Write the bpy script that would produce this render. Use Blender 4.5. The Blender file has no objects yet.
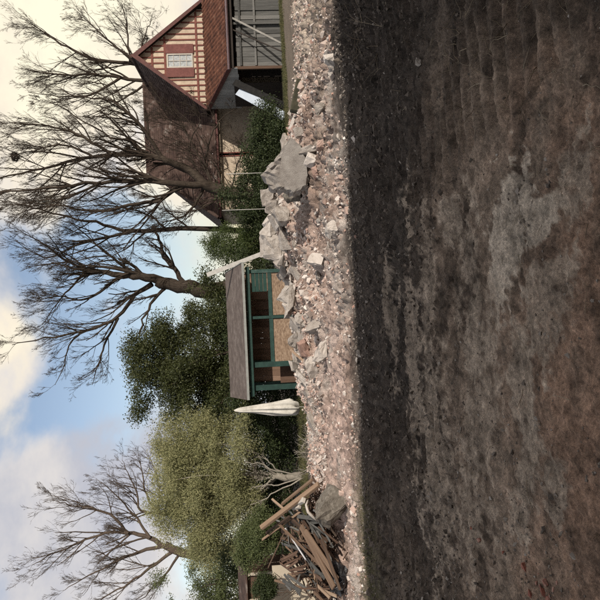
import bpy, bmesh, math, random
import numpy as np
from mathutils import Vector, Matrix, Euler

R = math.radians
random.seed(7)
rng = np.random.default_rng(11)
scene = bpy.context.scene
C = scene.collection

# ------------------------------------------------------------------ camera
EYE = Vector((0, 0, 1.6)); FPX = 629.0
PITCH = math.atan(38 / FPX); ROLL = R(2.5)
_r0 = Vector((1, 0, 0)); _u0 = Vector((0, math.sin(PITCH), math.cos(PITCH)))
FWD = Vector((0, math.cos(PITCH), -math.sin(PITCH)))
UP = _u0 * math.cos(ROLL) + _r0 * math.sin(ROLL)
RT = _r0 * math.cos(ROLL) - _u0 * math.sin(ROLL)
cam = bpy.data.cameras.new('camera'); cam.sensor_width = 36
cam.lens = 18 / (300 / FPX); cam.clip_end = 3000; cam.clip_start = 0.05
co = bpy.data.objects.new('camera', cam); C.objects.link(co)
X, Y, Z = -UP, RT, -FWD             # the photo lies on its side: the top of the place points left
co.matrix_world = Matrix(((X.x, Y.x, Z.x, EYE.x), (X.y, Y.y, Z.y, EYE.y), (X.z, Y.z, Z.z, EYE.z), (0, 0, 0, 1)))
scene.camera = co

def ray(px, py):
    return FWD + RT * ((300 - py) / FPX) - UP * ((px - 300) / FPX)
def P(px, py, D):                    # photo pixel + distance along Y -> point
    d = ray(px, py); return EYE + d * (D / d.y)
def G(px, py, z=0.0):                # photo pixel on the ground
    d = ray(px, py); return EYE + d * ((z - EYE.z) / d.z)

# ------------------------------------------------------------------ sky, sun, exposure
SUN_EL = R(21); sh = Vector((0.62, -0.785, 0)).normalized()
SUN = Vector((sh.x * math.cos(SUN_EL), sh.y * math.cos(SUN_EL), math.sin(SUN_EL)))
w = bpy.data.worlds.new('World'); scene.world = w; w.use_nodes = True
nt = w.node_tree; nt.nodes.clear()
def N(t, **k):
    n = nt.nodes.new(t)
    for a, b in k.items(): setattr(n, a, b)
    return n
def L(a, b): nt.links.new(a, b)
def math_(op, a, b=None, clamp=False):
    n = N('ShaderNodeMath', operation=op, use_clamp=clamp)
    for i, q in enumerate((a, b)):
        if q is None: continue
        if isinstance(q, (int, float)): n.inputs[i].default_value = q
        else: L(q, n.inputs[i])
    return n.outputs[0]
tc = N('ShaderNodeTexCoord'); D_ = tc.outputs['Generated']
sky = N('ShaderNodeTexSky', sky_type='NISHITA'); sky.sun_disc = False
sky.sun_elevation = SUN_EL; sky.sun_rotation = math.atan2(SUN.x, SUN.y)
sky.air_density = 1.0; sky.dust_density = 1.2; sky.ozone_density = 1.5
def noise_(vec_scale, scale, detail, rough, off=(0, 0, 0), dist=0.0):
    m = N('ShaderNodeMapping'); m.inputs['Scale'].default_value = vec_scale; m.inputs['Location'].default_value = off
    L(D_, m.inputs['Vector'])
    n = N('ShaderNodeTexNoise'); n.inputs['Scale'].default_value = scale; n.inputs['Detail'].default_value = detail
    n.inputs['Roughness'].default_value = rough; n.inputs['Distortion'].default_value = dist
    L(m.outputs[0], n.inputs['Vector']); return n.outputs['Fac']
def blob(px, py, rad, amp):
    d = ray(px, py).normalized()
    v = N('ShaderNodeVectorMath', operation='DISTANCE'); L(D_, v.inputs[0]); v.inputs[1].default_value = d
    q = math_('DIVIDE', v.outputs['Value'], rad); q = math_('POWER', q, 2.0)
    q = math_('MULTIPLY', q, -1.0); q = math_('EXPONENT', q); return math_('MULTIPLY', q, amp)
cl = noise_((1, 1, 1.8), 4.2, 7, 0.55, (3.1, 0.4, 0.2), 0.3)
for (a, b, c, d) in ((50, 425, .11, -.30), (20, 250, .15, -.34), (95, 385, .08, -.2), (190, 575, .05, -.2), (150, 210, .10, -.16), (150, 130, .05, -.1),
                     (15, 345, .09, .28), (110, 440, .09, .15), (10, 120, .2, .3), (60, 20, .2, .3), (20, 520, .16, .2), (110, 520, .12, .15)):
    cl = math_('ADD', cl, blob(a, b, c, d))
mr = N('ShaderNodeMapRange', interpolation_type='SMOOTHSTEP'); L(cl, mr.inputs[0])
mr.inputs[1].default_value = 0.34; mr.inputs[2].default_value = 0.60
cn = noise_((1, 1, 1.6), 5.0, 6, 0.6, (7.7, 2.0, 1.0))
for (a, b, c, d) in ((90, 30, .26, .34), (10, 345, .10, .22), (10, 430, .06, .15), (110, 430, .16, -.2), (100, 520, .16, -.14), (90, 180, .14, .02), (0, 560, .10, -.02)):
    cn = math_('ADD', cn, blob(a, b, c, d))
cr = N('ShaderNodeValToRGB'); L(cn, cr.inputs[0]); e = cr.color_ramp.elements
e[0].position = 0.28; e[0].color = (0.50, 0.51, 0.57, 1)
e[1].position = 0.86; e[1].color = (1.0, 0.93, 0.72, 1)
e2 = e.new(0.55); e2.color = (0.74, 0.70, 0.67, 1)
e3 = e.new(0.70); e3.color = (0.90, 0.81, 0.66, 1)
cmul = N('ShaderNodeMix', data_type='RGBA', blend_type='MULTIPLY'); cmul.inputs[0].default_value = 1
L(cr.outputs[0], cmul.inputs[6]); cmul.inputs[7].default_value = (10, 10, 10, 1)
smul = N('ShaderNodeMix', data_type='RGBA', blend_type='MULTIPLY'); smul.inputs[0].default_value = 1
L(sky.outputs[0], smul.inputs[6]); smul.inputs[7].default_value = (1.75, 1.5, 1.36, 1)
sm = N('ShaderNodeMix', data_type='RGBA'); L(mr.outputs[0], sm.inputs[0]); L(smul.outputs[2], sm.inputs[6]); L(cmul.outputs[2], sm.inputs[7])
bg = N('ShaderNodeBackground'); bg.inputs['Strength'].default_value = 0.1; L(sm.outputs[2], bg.inputs['Color'])
wo = N('ShaderNodeOutputWorld'); L(bg.outputs[0], wo.inputs['Surface'])

sl = bpy.data.lights.new('sun', 'SUN'); sl.energy = 4.6; sl.angle = R(0.55); sl.color = (1.0, 0.92, 0.82)
so = bpy.data.objects.new('sun', sl); C.objects.link(so); so.rotation_euler = (-SUN).to_track_quat('-Z', 'Y').to_euler(); so.location = (20, -20, 30)
scene.cycles.use_denoising = False
vs = scene.view_settings; vs.view_transform = 'Standard'; vs.look = 'None'; vs.exposure = 0.12; vs.gamma = 1.0; vs.use_curve_mapping = False

# ------------------------------------------------------------------ materials
def mat(name, stops, scale=3.0, detail=6, rough=0.85, bump=0.0, bscale=None, stretch=(1, 1, 1), coord='Object', attr=None,
        island=0.0, spec=0.3, trans=0.0, rnd=0.0, bdist=0.02, metallic=0.0):
    m = bpy.data.materials.new(name); m.use_nodes = True; t = m.node_tree; b = t.nodes['Principled BSDF']
    b.inputs['Roughness'].default_value = rough; b.inputs['Specular IOR Level'].default_value = spec
    b.inputs['Metallic'].default_value = metallic
    tcn = t.nodes.new('ShaderNodeTexCoord'); mp = t.nodes.new('ShaderNodeMapping'); mp.inputs['Scale'].default_value = stretch
    t.links.new(tcn.outputs[coord], mp.inputs[0])
    n = t.nodes.new('ShaderNodeTexNoise'); n.inputs['Scale'].default_value = scale; n.inputs['Detail'].default_value = detail; n.inputs['Roughness'].default_value = 0.65
    vec = mp.outputs[0]
    if rnd:                                   # each object gets its own piece of the pattern
        oi = t.nodes.new('ShaderNodeObjectInfo'); ad = t.nodes.new('ShaderNodeVectorMath'); ad.operation = 'ADD'
        sc_ = t.nodes.new('ShaderNodeMath'); sc_.operation = 'MULTIPLY'; sc_.inputs[1].default_value = 37.0
        t.links.new(oi.outputs['Random'], sc_.inputs[0]); t.links.new(vec, ad.inputs[0]); t.links.new(sc_.outputs[0], ad.inputs[1]); vec = ad.outputs[0]
    t.links.new(vec, n.inputs['Vector'])
    fac = n.outputs['Fac']
    if island or rnd:
        if island:
            g = t.nodes.new('ShaderNodeNewGeometry'); src = g.outputs['Random Per Island']; amt = island
        else:
            src = oi.outputs['Random']; amt = rnd
        mx = t.nodes.new('ShaderNodeMix'); mx.data_type = 'FLOAT'; mx.inputs[0].default_value = amt
        t.links.new(fac, mx.inputs[2]); t.links.new(src, mx.inputs[3]); fac = mx.outputs[0]
    rp = t.nodes.new('ShaderNodeValToRGB'); t.links.new(fac, rp.inputs[0])
    els = rp.color_ramp.elements
    while len(els) < len(stops): els.new(0.5)
    for e, (p, c) in zip(els, stops): e.position = p; e.color = (*c, 1)
    col = rp.outputs[0]
    if attr:
        a = t.nodes.new('ShaderNodeAttribute'); a.attribute_name = attr
        mu = t.nodes.new('ShaderNodeMix'); mu.data_type = 'RGBA'; mu.blend_type = 'MULTIPLY'; mu.inputs[0].default_value = 1
        t.links.new(a.outputs['Color'], mu.inputs[6]); t.links.new(col, mu.inputs[7]); col = mu.outputs[2]
    t.links.new(col, b.inputs['Base Color'])
    if bump:
        n2 = t.nodes.new('ShaderNodeTexNoise'); n2.inputs['Scale'].default_value = bscale or scale * 4; n2.inputs['Detail'].default_value = 8; n2.inputs['Roughness'].default_value = 0.7
        t.links.new(vec, n2.inputs['Vector'])
        bp = t.nodes.new('ShaderNodeBump'); bp.inputs['Strength'].default_value = bump; bp.inputs['Distance'].default_value = bdist
        t.links.new(n2.outputs['Fac'], bp.inputs['Height']); t.links.new(bp.outputs[0], b.inputs['Normal'])
    if trans:
        tr = t.nodes.new('ShaderNodeBsdfTranslucent'); t.links.new(col, tr.inputs['Color'])
        ms = t.nodes.new('ShaderNodeMixShader'); ms.inputs[0].default_value = trans
        t.links.new(b.outputs[0], ms.inputs[1]); t.links.new(tr.outputs[0], ms.inputs[2])
        t.links.new(ms.outputs[0], t.nodes['Material Output'].inputs['Surface'])
    return m
M = {}
M['ground'] = mat('ground_soil', [(.36, (.40, .40, .41)), (.48, (.85, .85, .85)), (.56, (1.15, 1.14, 1.12)), (.66, (1.9, 1.85, 1.8))], 42, 12, .95, 1.0, 55, attr='Col', spec=.12, bdist=.03)
_t = M['ground'].node_tree; _n = [q for q in _t.nodes if q.type == 'TEX_NOISE']
for q in _n: q.inputs['Roughness'].default_value = .82
M['rubble'] = mat('rubble_mix', [(.0, (.20, .16, .135)), (.12, (.40, .29, .24)), (.3, (.34, .295, .26)), (.45, (.48, .38, .33)), (.58, (.34, .21, .165)), (.68, (.46, .40, .355)), (.85, (.55, .505, .46)), (1, (.74, .71, .68))], 9, 6, .95, .5, 40, island=.8, spec=.15)
M['pebble'] = mat('yard_pebble', [(.0, (.09, .077, .067)), (.4, (.16, .138, .118)), (.7, (.25, .22, .19)), (.92, (.36, .33, .295)), (1, (.52, .49, .46))], 20, 5, .95, .4, 60, island=.85, spec=.15)
M['clod'] = mat('soil_clod', [(.0, (.08, .068, .058)), (.6, (.13, .11, .092)), (1, (.21, .175, .145))], 25, 6, .97, .8, 60, island=.5, spec=.1)
M['concrete'] = mat('broken_concrete', [(.3, (.20, .175, .15)), (.5, (.32, .285, .25)), (.7, (.46, .425, .385))], 7, 10, .92, 1.0, 22, rnd=.25, bdist=.04, spec=.2)
M['slab'] = mat('concrete_slab', [(.32, (.19, .17, .15)), (.45, (.26, .235, .21)), (.6, (.31, .285, .255)), (.72, (.40, .375, .34))], 5, 12, .92, .7, 45, spec=.15, bdist=.03)
M['mortar'] = mat('pale_mortar', [(.2, (.33, .295, .26)), (.5, (.43, .39, .35)), (.8, (.54, .50, .46))], 6, 8, .95, .6, 30, rnd=.3, spec=.15)
M['brick'] = mat('broken_brick', [(.2, (.23, .145, .115)), (.5, (.32, .215, .175)), (.8, (.41, .31, .265))], 6, 8, .95, .6, 30, rnd=.5, spec=.15)
M['redbrick'] = mat('red_brick', [(.3, (.17, .07, .05)), (.5, (.27, .10, .07)), (.7, (.36, .24, .19))], 30, 8, .9, .5, 60, rnd=.3, spec=.2)
M['rough_lump'] = mat('gritty_concrete', [(.25, (.075, .065, .055)), (.5, (.14, .125, .105)), (.75, (.24, .22, .19))], 14, 10, .95, 1.0, 30, spec=.15)
M['bark'] = mat('grey_bark', [(.2, (.020, .016, .012)), (.5, (.042, .033, .026)), (.8, (.095, .078, .060))], 5, 8, .95, .9, 18, (3, 3, .6), spec=.1)
M['bark_dark'] = mat('dark_bark', [(.2, (.040, .031, .026)), (.5, (.072, .056, .044)), (.8, (.12, .096, .075))], 5, 8, .95, .7, 18, (3, 3, .6), spec=.1)
M['bark_pale'] = mat('pale_bark', [(.2, (.14, .12, .10)), (.5, (.22, .20, .165)), (.8, (.32, .29, .25))], 6, 8, .95, .7, 18, spec=.1)
M['leaf_oak'] = mat('evergreen_leaf', [(.0, (.022, .030, .010)), (.5, (.046, .055, .018)), (.85, (.074, .080, .029)), (1, (.115, .112, .048))], 1.2, 4, .5, island=.55, spec=.3, trans=.25)
M['leaf_hedge'] = mat('hedge_leaf', [(.0, (.016, .026, .010)), (.6, (.034, .048, .016)), (1, (.066, .078, .03))], 1.2, 4, .6, island=.6, spec=.3, trans=.2)
M['leaf_pale'] = mat('pale_leaf', [(.0, (.105, .116, .052)), (.4, (.21, .216, .104)), (.75, (.35, .338, .172)), (1, (.54, .51, .30))], .8, 4, .6, island=.55, spec=.3, trans=.35)
M['leaf_green'] = mat('fresh_leaf', [(.0, (.045, .062, .022)), (.5, (.085, .105, .040)), (1, (.15, .165, .075))], 1.0, 4, .55, island=.6, spec=.3, trans=.3)
M['leaf_conifer'] = mat('conifer_leaf', [(.0, (.026, .044, .012)), (.5, (.055, .078, .022)), (1, (.10, .12, .040))], 1.0, 4, .6, island=.6, spec=.25, trans=.2)
M['grass'] = mat('grass_blade', [(.0, (.05, .06, .025)), (.5, (.095, .098, .042)), (1, (.20, .17, .09))], 1, 3, .8, island=.8, spec=.2, trans=.3)
M['straw'] = mat('dry_straw', [(.0, (.10, .075, .05)), (.5, (.20, .16, .11)), (1, (.34, .29, .215))], 1, 3, .9, island=.8, spec=.2)
M['tile_brown'] = mat('brown_tile', [(.25, (.022, .016, .014)), (.45, (.050, .032, .026)), (.58, (.080, .052, .042)), (.70, (.19, .165, .145))], 2.0, 9, .9, .5, 25, spec=.2)
M['tile_red'] = mat('red_tile', [(.32, (.040, .024, .019)), (.46, (.10, .043, .028)), (.6, (.155, .068, .042)), (.72, (.20, .13, .095))], 2.2, 9, .9, .5, 25, spec=.2)
M['cream'] = mat('cream_render', [(.25, (.29, .23, .17)), (.5, (.42, .345, .26)), (.75, (.52, .44, .345))], 3, 8, .9, .2, 60)
M['timber_red'] = mat('red_painted_timber', [(.2, (.085, .026, .019)), (.5, (.135, .040, .028)), (.8, (.20, .075, .055))], 5, 8, .7, .3, 30, (1, 1, .25))
M['barge'] = mat('maroon_board', [(.2, (.050, .021, .019)), (.5, (.080, .030, .026)), (.8, (.13, .055, .045))], 5, 8, .7, .3, 30)
M['shutter'] = mat('brown_red_shutter', [(.2, (.085, .032, .027)), (.5, (.125, .045, .038)), (.8, (.19, .08, .068))], 6, 8, .75, .3, 30)
M['pane'] = mat('curtained_pane', [(.3, (.16, .18, .19)), (.6, (.34, .37, .38))], 9, 6, .25, spec=.6)
M['white_paint'] = mat('white_paint', [(.2, (.55, .53, .49)), (.8, (.74, .72, .68))], 6, 6, .6)
M['wood_grey'] = mat('weathered_board', [(.25, (.045, .045, .043)), (.5, (.085, .085, .080)), (.75, (.15, .147, .138))], 4, 9, .9, .4, 40, (4, 4, .35), rnd=.4)
M['wood_dark'] = mat('dark_board', [(.2, (.018, .015, .013)), (.6, (.035, .028, .024)), (.9, (.06, .048, .038))], 5, 8, .9, .3, 40, (4, 4, .4), rnd=.3)
M['wood_brown'] = mat('brown_board', [(.2, (.045, .027, .018)), (.5, (.080, .047, .031)), (.8, (.13, .080, .055))], 4, 9, .85, .3, 40, (4, 4, .35), rnd=.4)
M['wood_back'] = mat('stained_board', [(.2, (.10, .062, .042)), (.5, (.16, .10, .068)), (.8, (.24, .16, .115))], 4, 9, .85, .3, 40, (4, 4, .35), rnd=.4)
M['wood_tan'] = mat('old_timber', [(.2, (.050, .032, .022)), (.45, (.115, .074, .049)), (.65, (.20, .135, .09)), (.85, (.34, .26, .19))], 4, 9, .9, .5, 30, (.35, 4, 4), rnd=.55)
M['osb'] = mat('chip_panel', [(.3, (.11, .072, .048)), (.5, (.205, .142, .096)), (.7, (.33, .25, .18))], 14, 10, .85, .3, 60, (.6, 1, 1.2))
M['green_paint'] = mat('green_painted_timber', [(.3, (.009, .028, .023)), (.48, (.014, .042, .034)), (.6, (.026, .060, .050)), (.72, (.085, .10, .088))], 5, 8, .6, .25, 40, rnd=.2)
M['green_dark'] = mat('dark_green_board', [(.2, (.006, .024, .019)), (.5, (.010, .038, .030)), (.8, (.02, .06, .048))], 5, 8, .7, .3, 40, rnd=.2)
M['felt'] = mat('roof_felt', [(.3, (.066, .053, .047)), (.5, (.105, .084, .074)), (.7, (.17, .145, .13))], 3, 12, .95, .5, 80)
M['felt_edge'] = mat('pale_roof_edge', [(.2, (.16, .165, .155)), (.8, (.26, .27, .25))], 6, 6, .7)
M['parasol'] = mat('parasol_cloth', [(.3, (.28, .265, .23)), (.5, (.44, .425, .38)), (.7, (.54, .52, .475))], 3, 8, .85, .4, 9, spec=.1)
M['plastic_blue'] = mat('pale_blue_sheet', [(.2, (.26, .31, .37)), (.8, (.36, .41, .47))], 2, 6, .5, .1, 20)
M['black'] = mat('black_plastic', [(.3, (.008, .008, .009)), (.7, (.02, .02, .022))], 6, 5, .28, .6, 12, spec=.6)
M['tar'] = mat('tarred_board', [(.3, (.010, .010, .010)), (.7, (.022, .021, .02))], 6, 5, .9, .3, 12, spec=.1)  # matte black that paints the shade of the gap by the leaning sheet
M['side_sheet'] = mat('pale_grey_board', [(.25, (.19, .195, .19)), (.5, (.29, .295, .29)), (.75, (.38, .38, .37))], 4, 9, .8, .3, 40, (4, 4, .35), rnd=.4)
M['metal'] = mat('zinc', [(.3, (.22, .22, .23)), (.7, (.34, .34, .35))], 6, 6, .5, spec=.5)
M['gutter'] = mat('dark_gutter', [(.3, (.05, .03, .035)), (.7, (.09, .055, .06))], 6, 6, .5, spec=.4)
M['moss'] = mat('mossy_timber', [(.2, (.022, .022, .014)), (.5, (.042, .040, .026)), (.8, (.08, .07, .045))], 6, 8, .95, .6, 30)
M['beige'] = mat('beige_panel', [(.2, (.28, .24, .18)), (.5, (.37, .32, .245)), (.8, (.45, .40, .32))], 3, 8, .85, .2, 40, (1, 1, .4), rnd=.3)
M['wall_back'] = mat('grey_render', [(.2, (.34, .31, .27)), (.8, (.48, .45, .40))], 2, 8, .9, .2, 40)
M['glass'] = mat('dark_window', [(.3, (.02, .024, .028)), (.7, (.05, .056, .06))], 3, 4, .08, spec=.6)
M['wire'] = mat('grey_pole', [(.3, (.30, .29, .27)), (.7, (.42, .41, .38))], 6, 5, .6)
M['pole_dull'] = mat('weathered_pole', [(.3, (.15, .145, .13)), (.7, (.25, .24, .22))], 6, 6, .9, .3, 30)
M['nest'] = mat('nest_twig', [(.3, (.025, .02, .016)), (.7, (.06, .048, .036))], 9, 5, .95)

# ------------------------------------------------------------------ mesh helpers
def tag(o, label=None, cat=None, group=None, kind=None):
    if label: o['label'] = label
    if cat: o['category'] = cat
    if group: o['group'] = group
    if kind: o['kind'] = kind
    return o
def link(name, me, m, parent=None, loc=None, rot=None):
    o = bpy.data.objects.new(name, me)
    if m is not None and not me.materials: me.materials.append(m)
    C.objects.link(o)
    if parent: o.parent = parent
    if loc is not None: o.location = loc
    if rot is not None: o.rotation_euler = rot
    return o
def empty(name, loc, label, cat, group=None):
    o = bpy.data.objects.new(name, None); C.objects.link(o); o.location = loc; o.empty_display_size = .2
    return tag(o, label, cat, group)
def np_mesh(name, V, F, smooth=False):
    """V (n,3); F (m,k) same-size faces"""
    V = np.asarray(V, np.float32); F = np.asarray(F, np.int32); me = bpy.data.meshes.new(name)
    k = F.shape[1]; me.vertices.add(len(V)); me.vertices.foreach_set('co', V.ravel())
    me.loops.add(F.size); me.loops.foreach_set('vertex_index', F.ravel())
    me.polygons.add(len(F)); me.polygons.foreach_set('loop_start', np.arange(0, F.size, k, dtype=np.int32))
    me.update(calc_edges=True)
    me.polygons.foreach_set('use_smooth', np.full(len(F), smooth, bool))
    me.validate(); return me
class MB:
    def __init__(s): s.v = []; s.f = []
    def hexa(s, pts):
        b = len(s.v); s.v += [tuple(p) for p in pts]
        s.f += [[b + i for i in q] for q in ((3, 2, 1, 0), (4, 5, 6, 7), (0, 1, 5, 4), (1, 2, 6, 5), (2, 3, 7, 6), (3, 0, 4, 7))]
    def box(s, x0, x1, y0, y1, z0, z1):
        s.hexa([(x0, y0, z0), (x1, y0, z0), (x1, y1, z0), (x0, y1, z0), (x0, y0, z1), (x1, y0, z1), (x1, y1, z1), (x0, y1, z1)]); return s
    def bar(s, a, b, wd, th, upv=(0, 0, 1)):
        a = Vector(a); b = Vector(b); t = (b - a).normalized(); u = Vector(upv)
        if abs(t.dot(u)) > .98: u = Vector((0, 1, 0))
        sd = t.cross(u).normalized() * wd / 2; n = sd.cross(t).normalized() * th / 2
        s.hexa([a - sd - n, a + sd - n, b + sd - n, b - sd - n, a - sd + n, a + sd + n, b + sd + n, b - sd + n]); return s
    def poly(s, pts):
        b = len(s.v); s.v += [tuple(p) for p in pts]; s.f.append(list(range(b, b + len(pts)))); return s
    def prism(s, pts, d):
        n = len(pts); b = len(s.v); d = Vector(d)
        s.v += [tuple(p) for p in pts] + [tuple(Vector(p) + d) for p in pts]
        s.f.append(list(range(b, b + n))); s.f.append([b + n + i for i in reversed(range(n))])
        for i in range(n): j = (i + 1) % n; s.f.append([b + j, b + i, b + n + i, b + n + j])
        return s
    def tube(s, pts, rad, n=6):
        pts = [Vector(p) for p in pts]
        if not hasattr(rad, '__len__'): rad = [rad] * len(pts)
        b = len(s.v)
        for i, p in enumerate(pts):
            t = (pts[min(i + 1, len(pts) - 1)] - pts[max(i - 1, 0)]).normalized()
            u = Vector((0, 0, 1)) if abs(t.z) < .9 else Vector((1, 0, 0))
            a = t.cross(u).normalized(); c = a.cross(t)
            for k in range(n):
                g = 2 * math.pi * k / n; s.v.append(tuple(p + (a * math.cos(g) + c * math.sin(g)) * rad[i]))
        for i in range(len(pts) - 1):
            for k in range(n):
                j = (k + 1) % n; s.f.append([b + i * n + k, b + i * n + j, b + (i + 1) * n + j, b + (i + 1) * n + k])
        s.f.append([b + k for k in reversed(range(n))]); s.f.append([b + (len(pts) - 1) * n + k for k in range(n)]); return s
    def build(s, name, m, parent=None, bevel=0.0, smooth=False, loc=None, rot=None):
        me = bpy.data.meshes.new(name); me.from_pydata(s.v, [], s.f); me.update()
        bm = bmesh.new(); bm.from_mesh(me)
        bmesh.ops.recalc_face_normals(bm, faces=bm.faces)
        if bevel: bmesh.ops.bevel(bm, geom=list(bm.edges), offset=bevel, segments=1, affect='EDGES')
        bm.to_mesh(me); bm.free()
        if smooth: me.polygons.foreach_set('use_smooth', np.ones(len(me.polygons), bool))
        return link(name, me, m, parent, loc, rot)

# numpy value noise
def _h(ix, iy, seed):
    n = (ix * 374761393 + iy * 668265263 + seed * 982451653) & 0xffffffff
    n = ((n ^ (n >> 13)) * 1274126177) & 0xffffffff
    return ((n ^ (n >> 16)) & 0xffff) / 65535.0
def vn(x, y, seed=0):
    xi = np.floor(x).astype(np.int64); yi = np.floor(y).astype(np.int64); fx = x - xi; fy = y - yi
    fx = fx * fx * (3 - 2 * fx); fy = fy * fy * (3 - 2 * fy)
    a = _h(xi, yi, seed); b = _h(xi + 1, yi, seed); c = _h(xi, yi + 1, seed); d = _h(xi + 1, yi + 1, seed)
    return (a * (1 - fx) + b * fx) * (1 - fy) + (c * (1 - fx) + d * fx) * fy
def fbm(x, y, f, o=4, seed=0, g=.5):
    s = 0; a = 1; t = 0
    for i in range(o):
        s = s + a * (vn(x * f, y * f, seed + i * 17) - .5); t += a; a *= g; f *= 2.03
    return s / t
def ss(a, b, x):
    t = np.clip((x - a) / (b - a), 0, 1); return t * t * (3 - 2 * t)
def g2(x, y, cx, cy, rx, ry, ang=0.0):
    c, s = math.cos(ang), math.sin(ang); dx = (x - cx) * c + (y - cy) * s; dy = -(x - cx) * s + (y - cy) * c
    return np.exp(-((dx / rx) ** 2 + (dy / ry) ** 2))

# ------------------------------------------------------------------ ground
def masks(x, y):
    wob = fbm(x, y, .45, 4, 5)
    edge = 11.0 + wob * 2.6 + fbm(x, y, 2.2, 3, 9) * .9
    bank = ss(0, 1.3, y - edge) * (1 - ss(21.5, 24, y + wob * 2))         # pale rubble zone
    far = ss(20, 24, y + wob * 2)
    return wob, bank, far
TRACKS = [((1.75, 3.0), (1.2, 10.2), .6), ((3.1, 3.6), (2.9, 10.4), .6), ((-1.3, 5.6), (-2.3, 10.4), .4), ((-2.9, 6.5), (-3.7, 10.5), .4), ((.2, 7.4), (5.2, 9.3), .4), ((-4.5, 8.6), (1.5, 9.5), .4)]
def track_h(x, y):
    h = 0 * x; m = 0 * x
    for (a, b, wd) in TRACKS:
        dx, dy = b[0] - a[0], b[1] - a[1]; Ln = math.hypot(dx, dy); dx /= Ln; dy /= Ln
        t = (x - a[0]) * dx + (y - a[1]) * dy; s = -(x - a[0]) * dy + (y - a[1]) * dx + fbm(x, y, .5, 2, 31) * .5
        k = (1 - ss(wd * .7, wd, np.abs(s))) * ss(-.4, .4, t) * (1 - ss(Ln - .5, Ln + .3, t)) * ss(-.34, -.14, fbm(x, y, .9, 3, 77))
        h = h + k * (np.tanh(2.2 * np.sin(t * 2 * math.pi / .21 + s * 1.2 + fbm(x, y, 2., 2, 8) * 4)) * .038 * (1 + fbm(x, y, 3, 2, 3)) - .03); m = np.maximum(m, k)
    return h, m
PILE = P(318, 545, 14.3)
def height(x, y):
    x = np.asarray(x, float); y = np.asarray(y, float)
    wob, bank, far = masks(x, y)
    near = 1 - ss(9.5, 12.5, y)
    h = fbm(x, y, .35, 3, 1) * .14 + fbm(x, y, 1.4, 3, 2) * .06
    clod = ss(1.2, 3.0, x - .15 * y + fbm(x, y, .8, 3, 21) * 1.6)
    md = G(530, 400); hard = g2(x, y, md.x, md.y, 2.0, 1.5)
    h = h + near * (np.abs(fbm(x, y, 5.5, 5, 3, .62)) * (.13 + .42 * clod) * (1 - .6 * hard) + np.abs(fbm(x, y, 15, 3, 35, .7)) * .085 * (1 - .45 * hard) + fbm(x, y, 30, 2, 33) * .030 * (1 - .45 * hard) + clod * fbm(x, y, 1.8, 3, 4) * .30 + clod * .03 + fbm(x * .35, y, 3.2, 3, 34) * .06 * (1 - .5 * hard))
    th, tm = track_h(x, y); h = h * (1 - .55 * tm * near) + near * th
    # rubble bank: crest about 20 m away, highest near x = 2
    prof = ss(12.2, 19.6, y) * (1 - ss(20.3, 23.2, y))
    cw = ss(-4.6, -2.2, x) * (1 - ss(4.6, 7.2, x))
    h = h + prof * cw * (.46 + .42 * g2(x, y * 0, 2.2, 0, 1.6, 1) + fbm(x, y, .8, 3, 6) * .55)
    h = h + bank * (fbm(x, y, 1.3, 2, 13) * .30 + fbm(x, y, 2.4, 3, 14) * .30 + np.abs(fbm(x, y, 4.5, 4, 15, .65)) * .55) * (1 - .6 * g2(x, y, -3.2, 13.5, 3, 2.2))
    h = h + .50 * g2(x, y, PILE.x - .1, 14.9, 1.5, .9)                    # under the wood pile
    h = h + far * (.06 * ss(4, 12, x) + fbm(x, y, 1.1, 3, 16) * .08)
    fade = 1 - ss(34, 60, y); back = ss(-6, 0.2, y); side = 1 - ss(30, 60, np.abs(x))
    return h * fade * back * side
_gx = np.arange(-22, 24, .05); _gy = np.arange(.5, 50, .05)
_GX, _GY = np.meshgrid(_gx, _gy); _GH = height(_GX.ravel(), _GY.ravel()).reshape(_GX.shape)
def gh(x, y):
    i = (x + 22) / .05; j = (y - .5) / .05; a = min(max(int(i), 0), len(_gx) - 2); b = min(max(int(j), 0), len(_gy) - 2); u = min(max(i - a, 0), 1); v = min(max(j - b, 0), 1)
    return float((_GH[b, a] * (1 - u) + _GH[b, a + 1] * u) * (1 - v) + (_GH[b + 1, a] * (1 - u) + _GH[b + 1, a + 1] * u) * v)
def hit(px, py, far=30.0):           # where the line of sight through a pixel meets the terrain
    d = ray(px, py); y = 2.0
    while y < far:
        p = EYE + d * (y / d.y)
        if p.z < gh(p.x, p.y): return y
        y += .05
    return None

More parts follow.
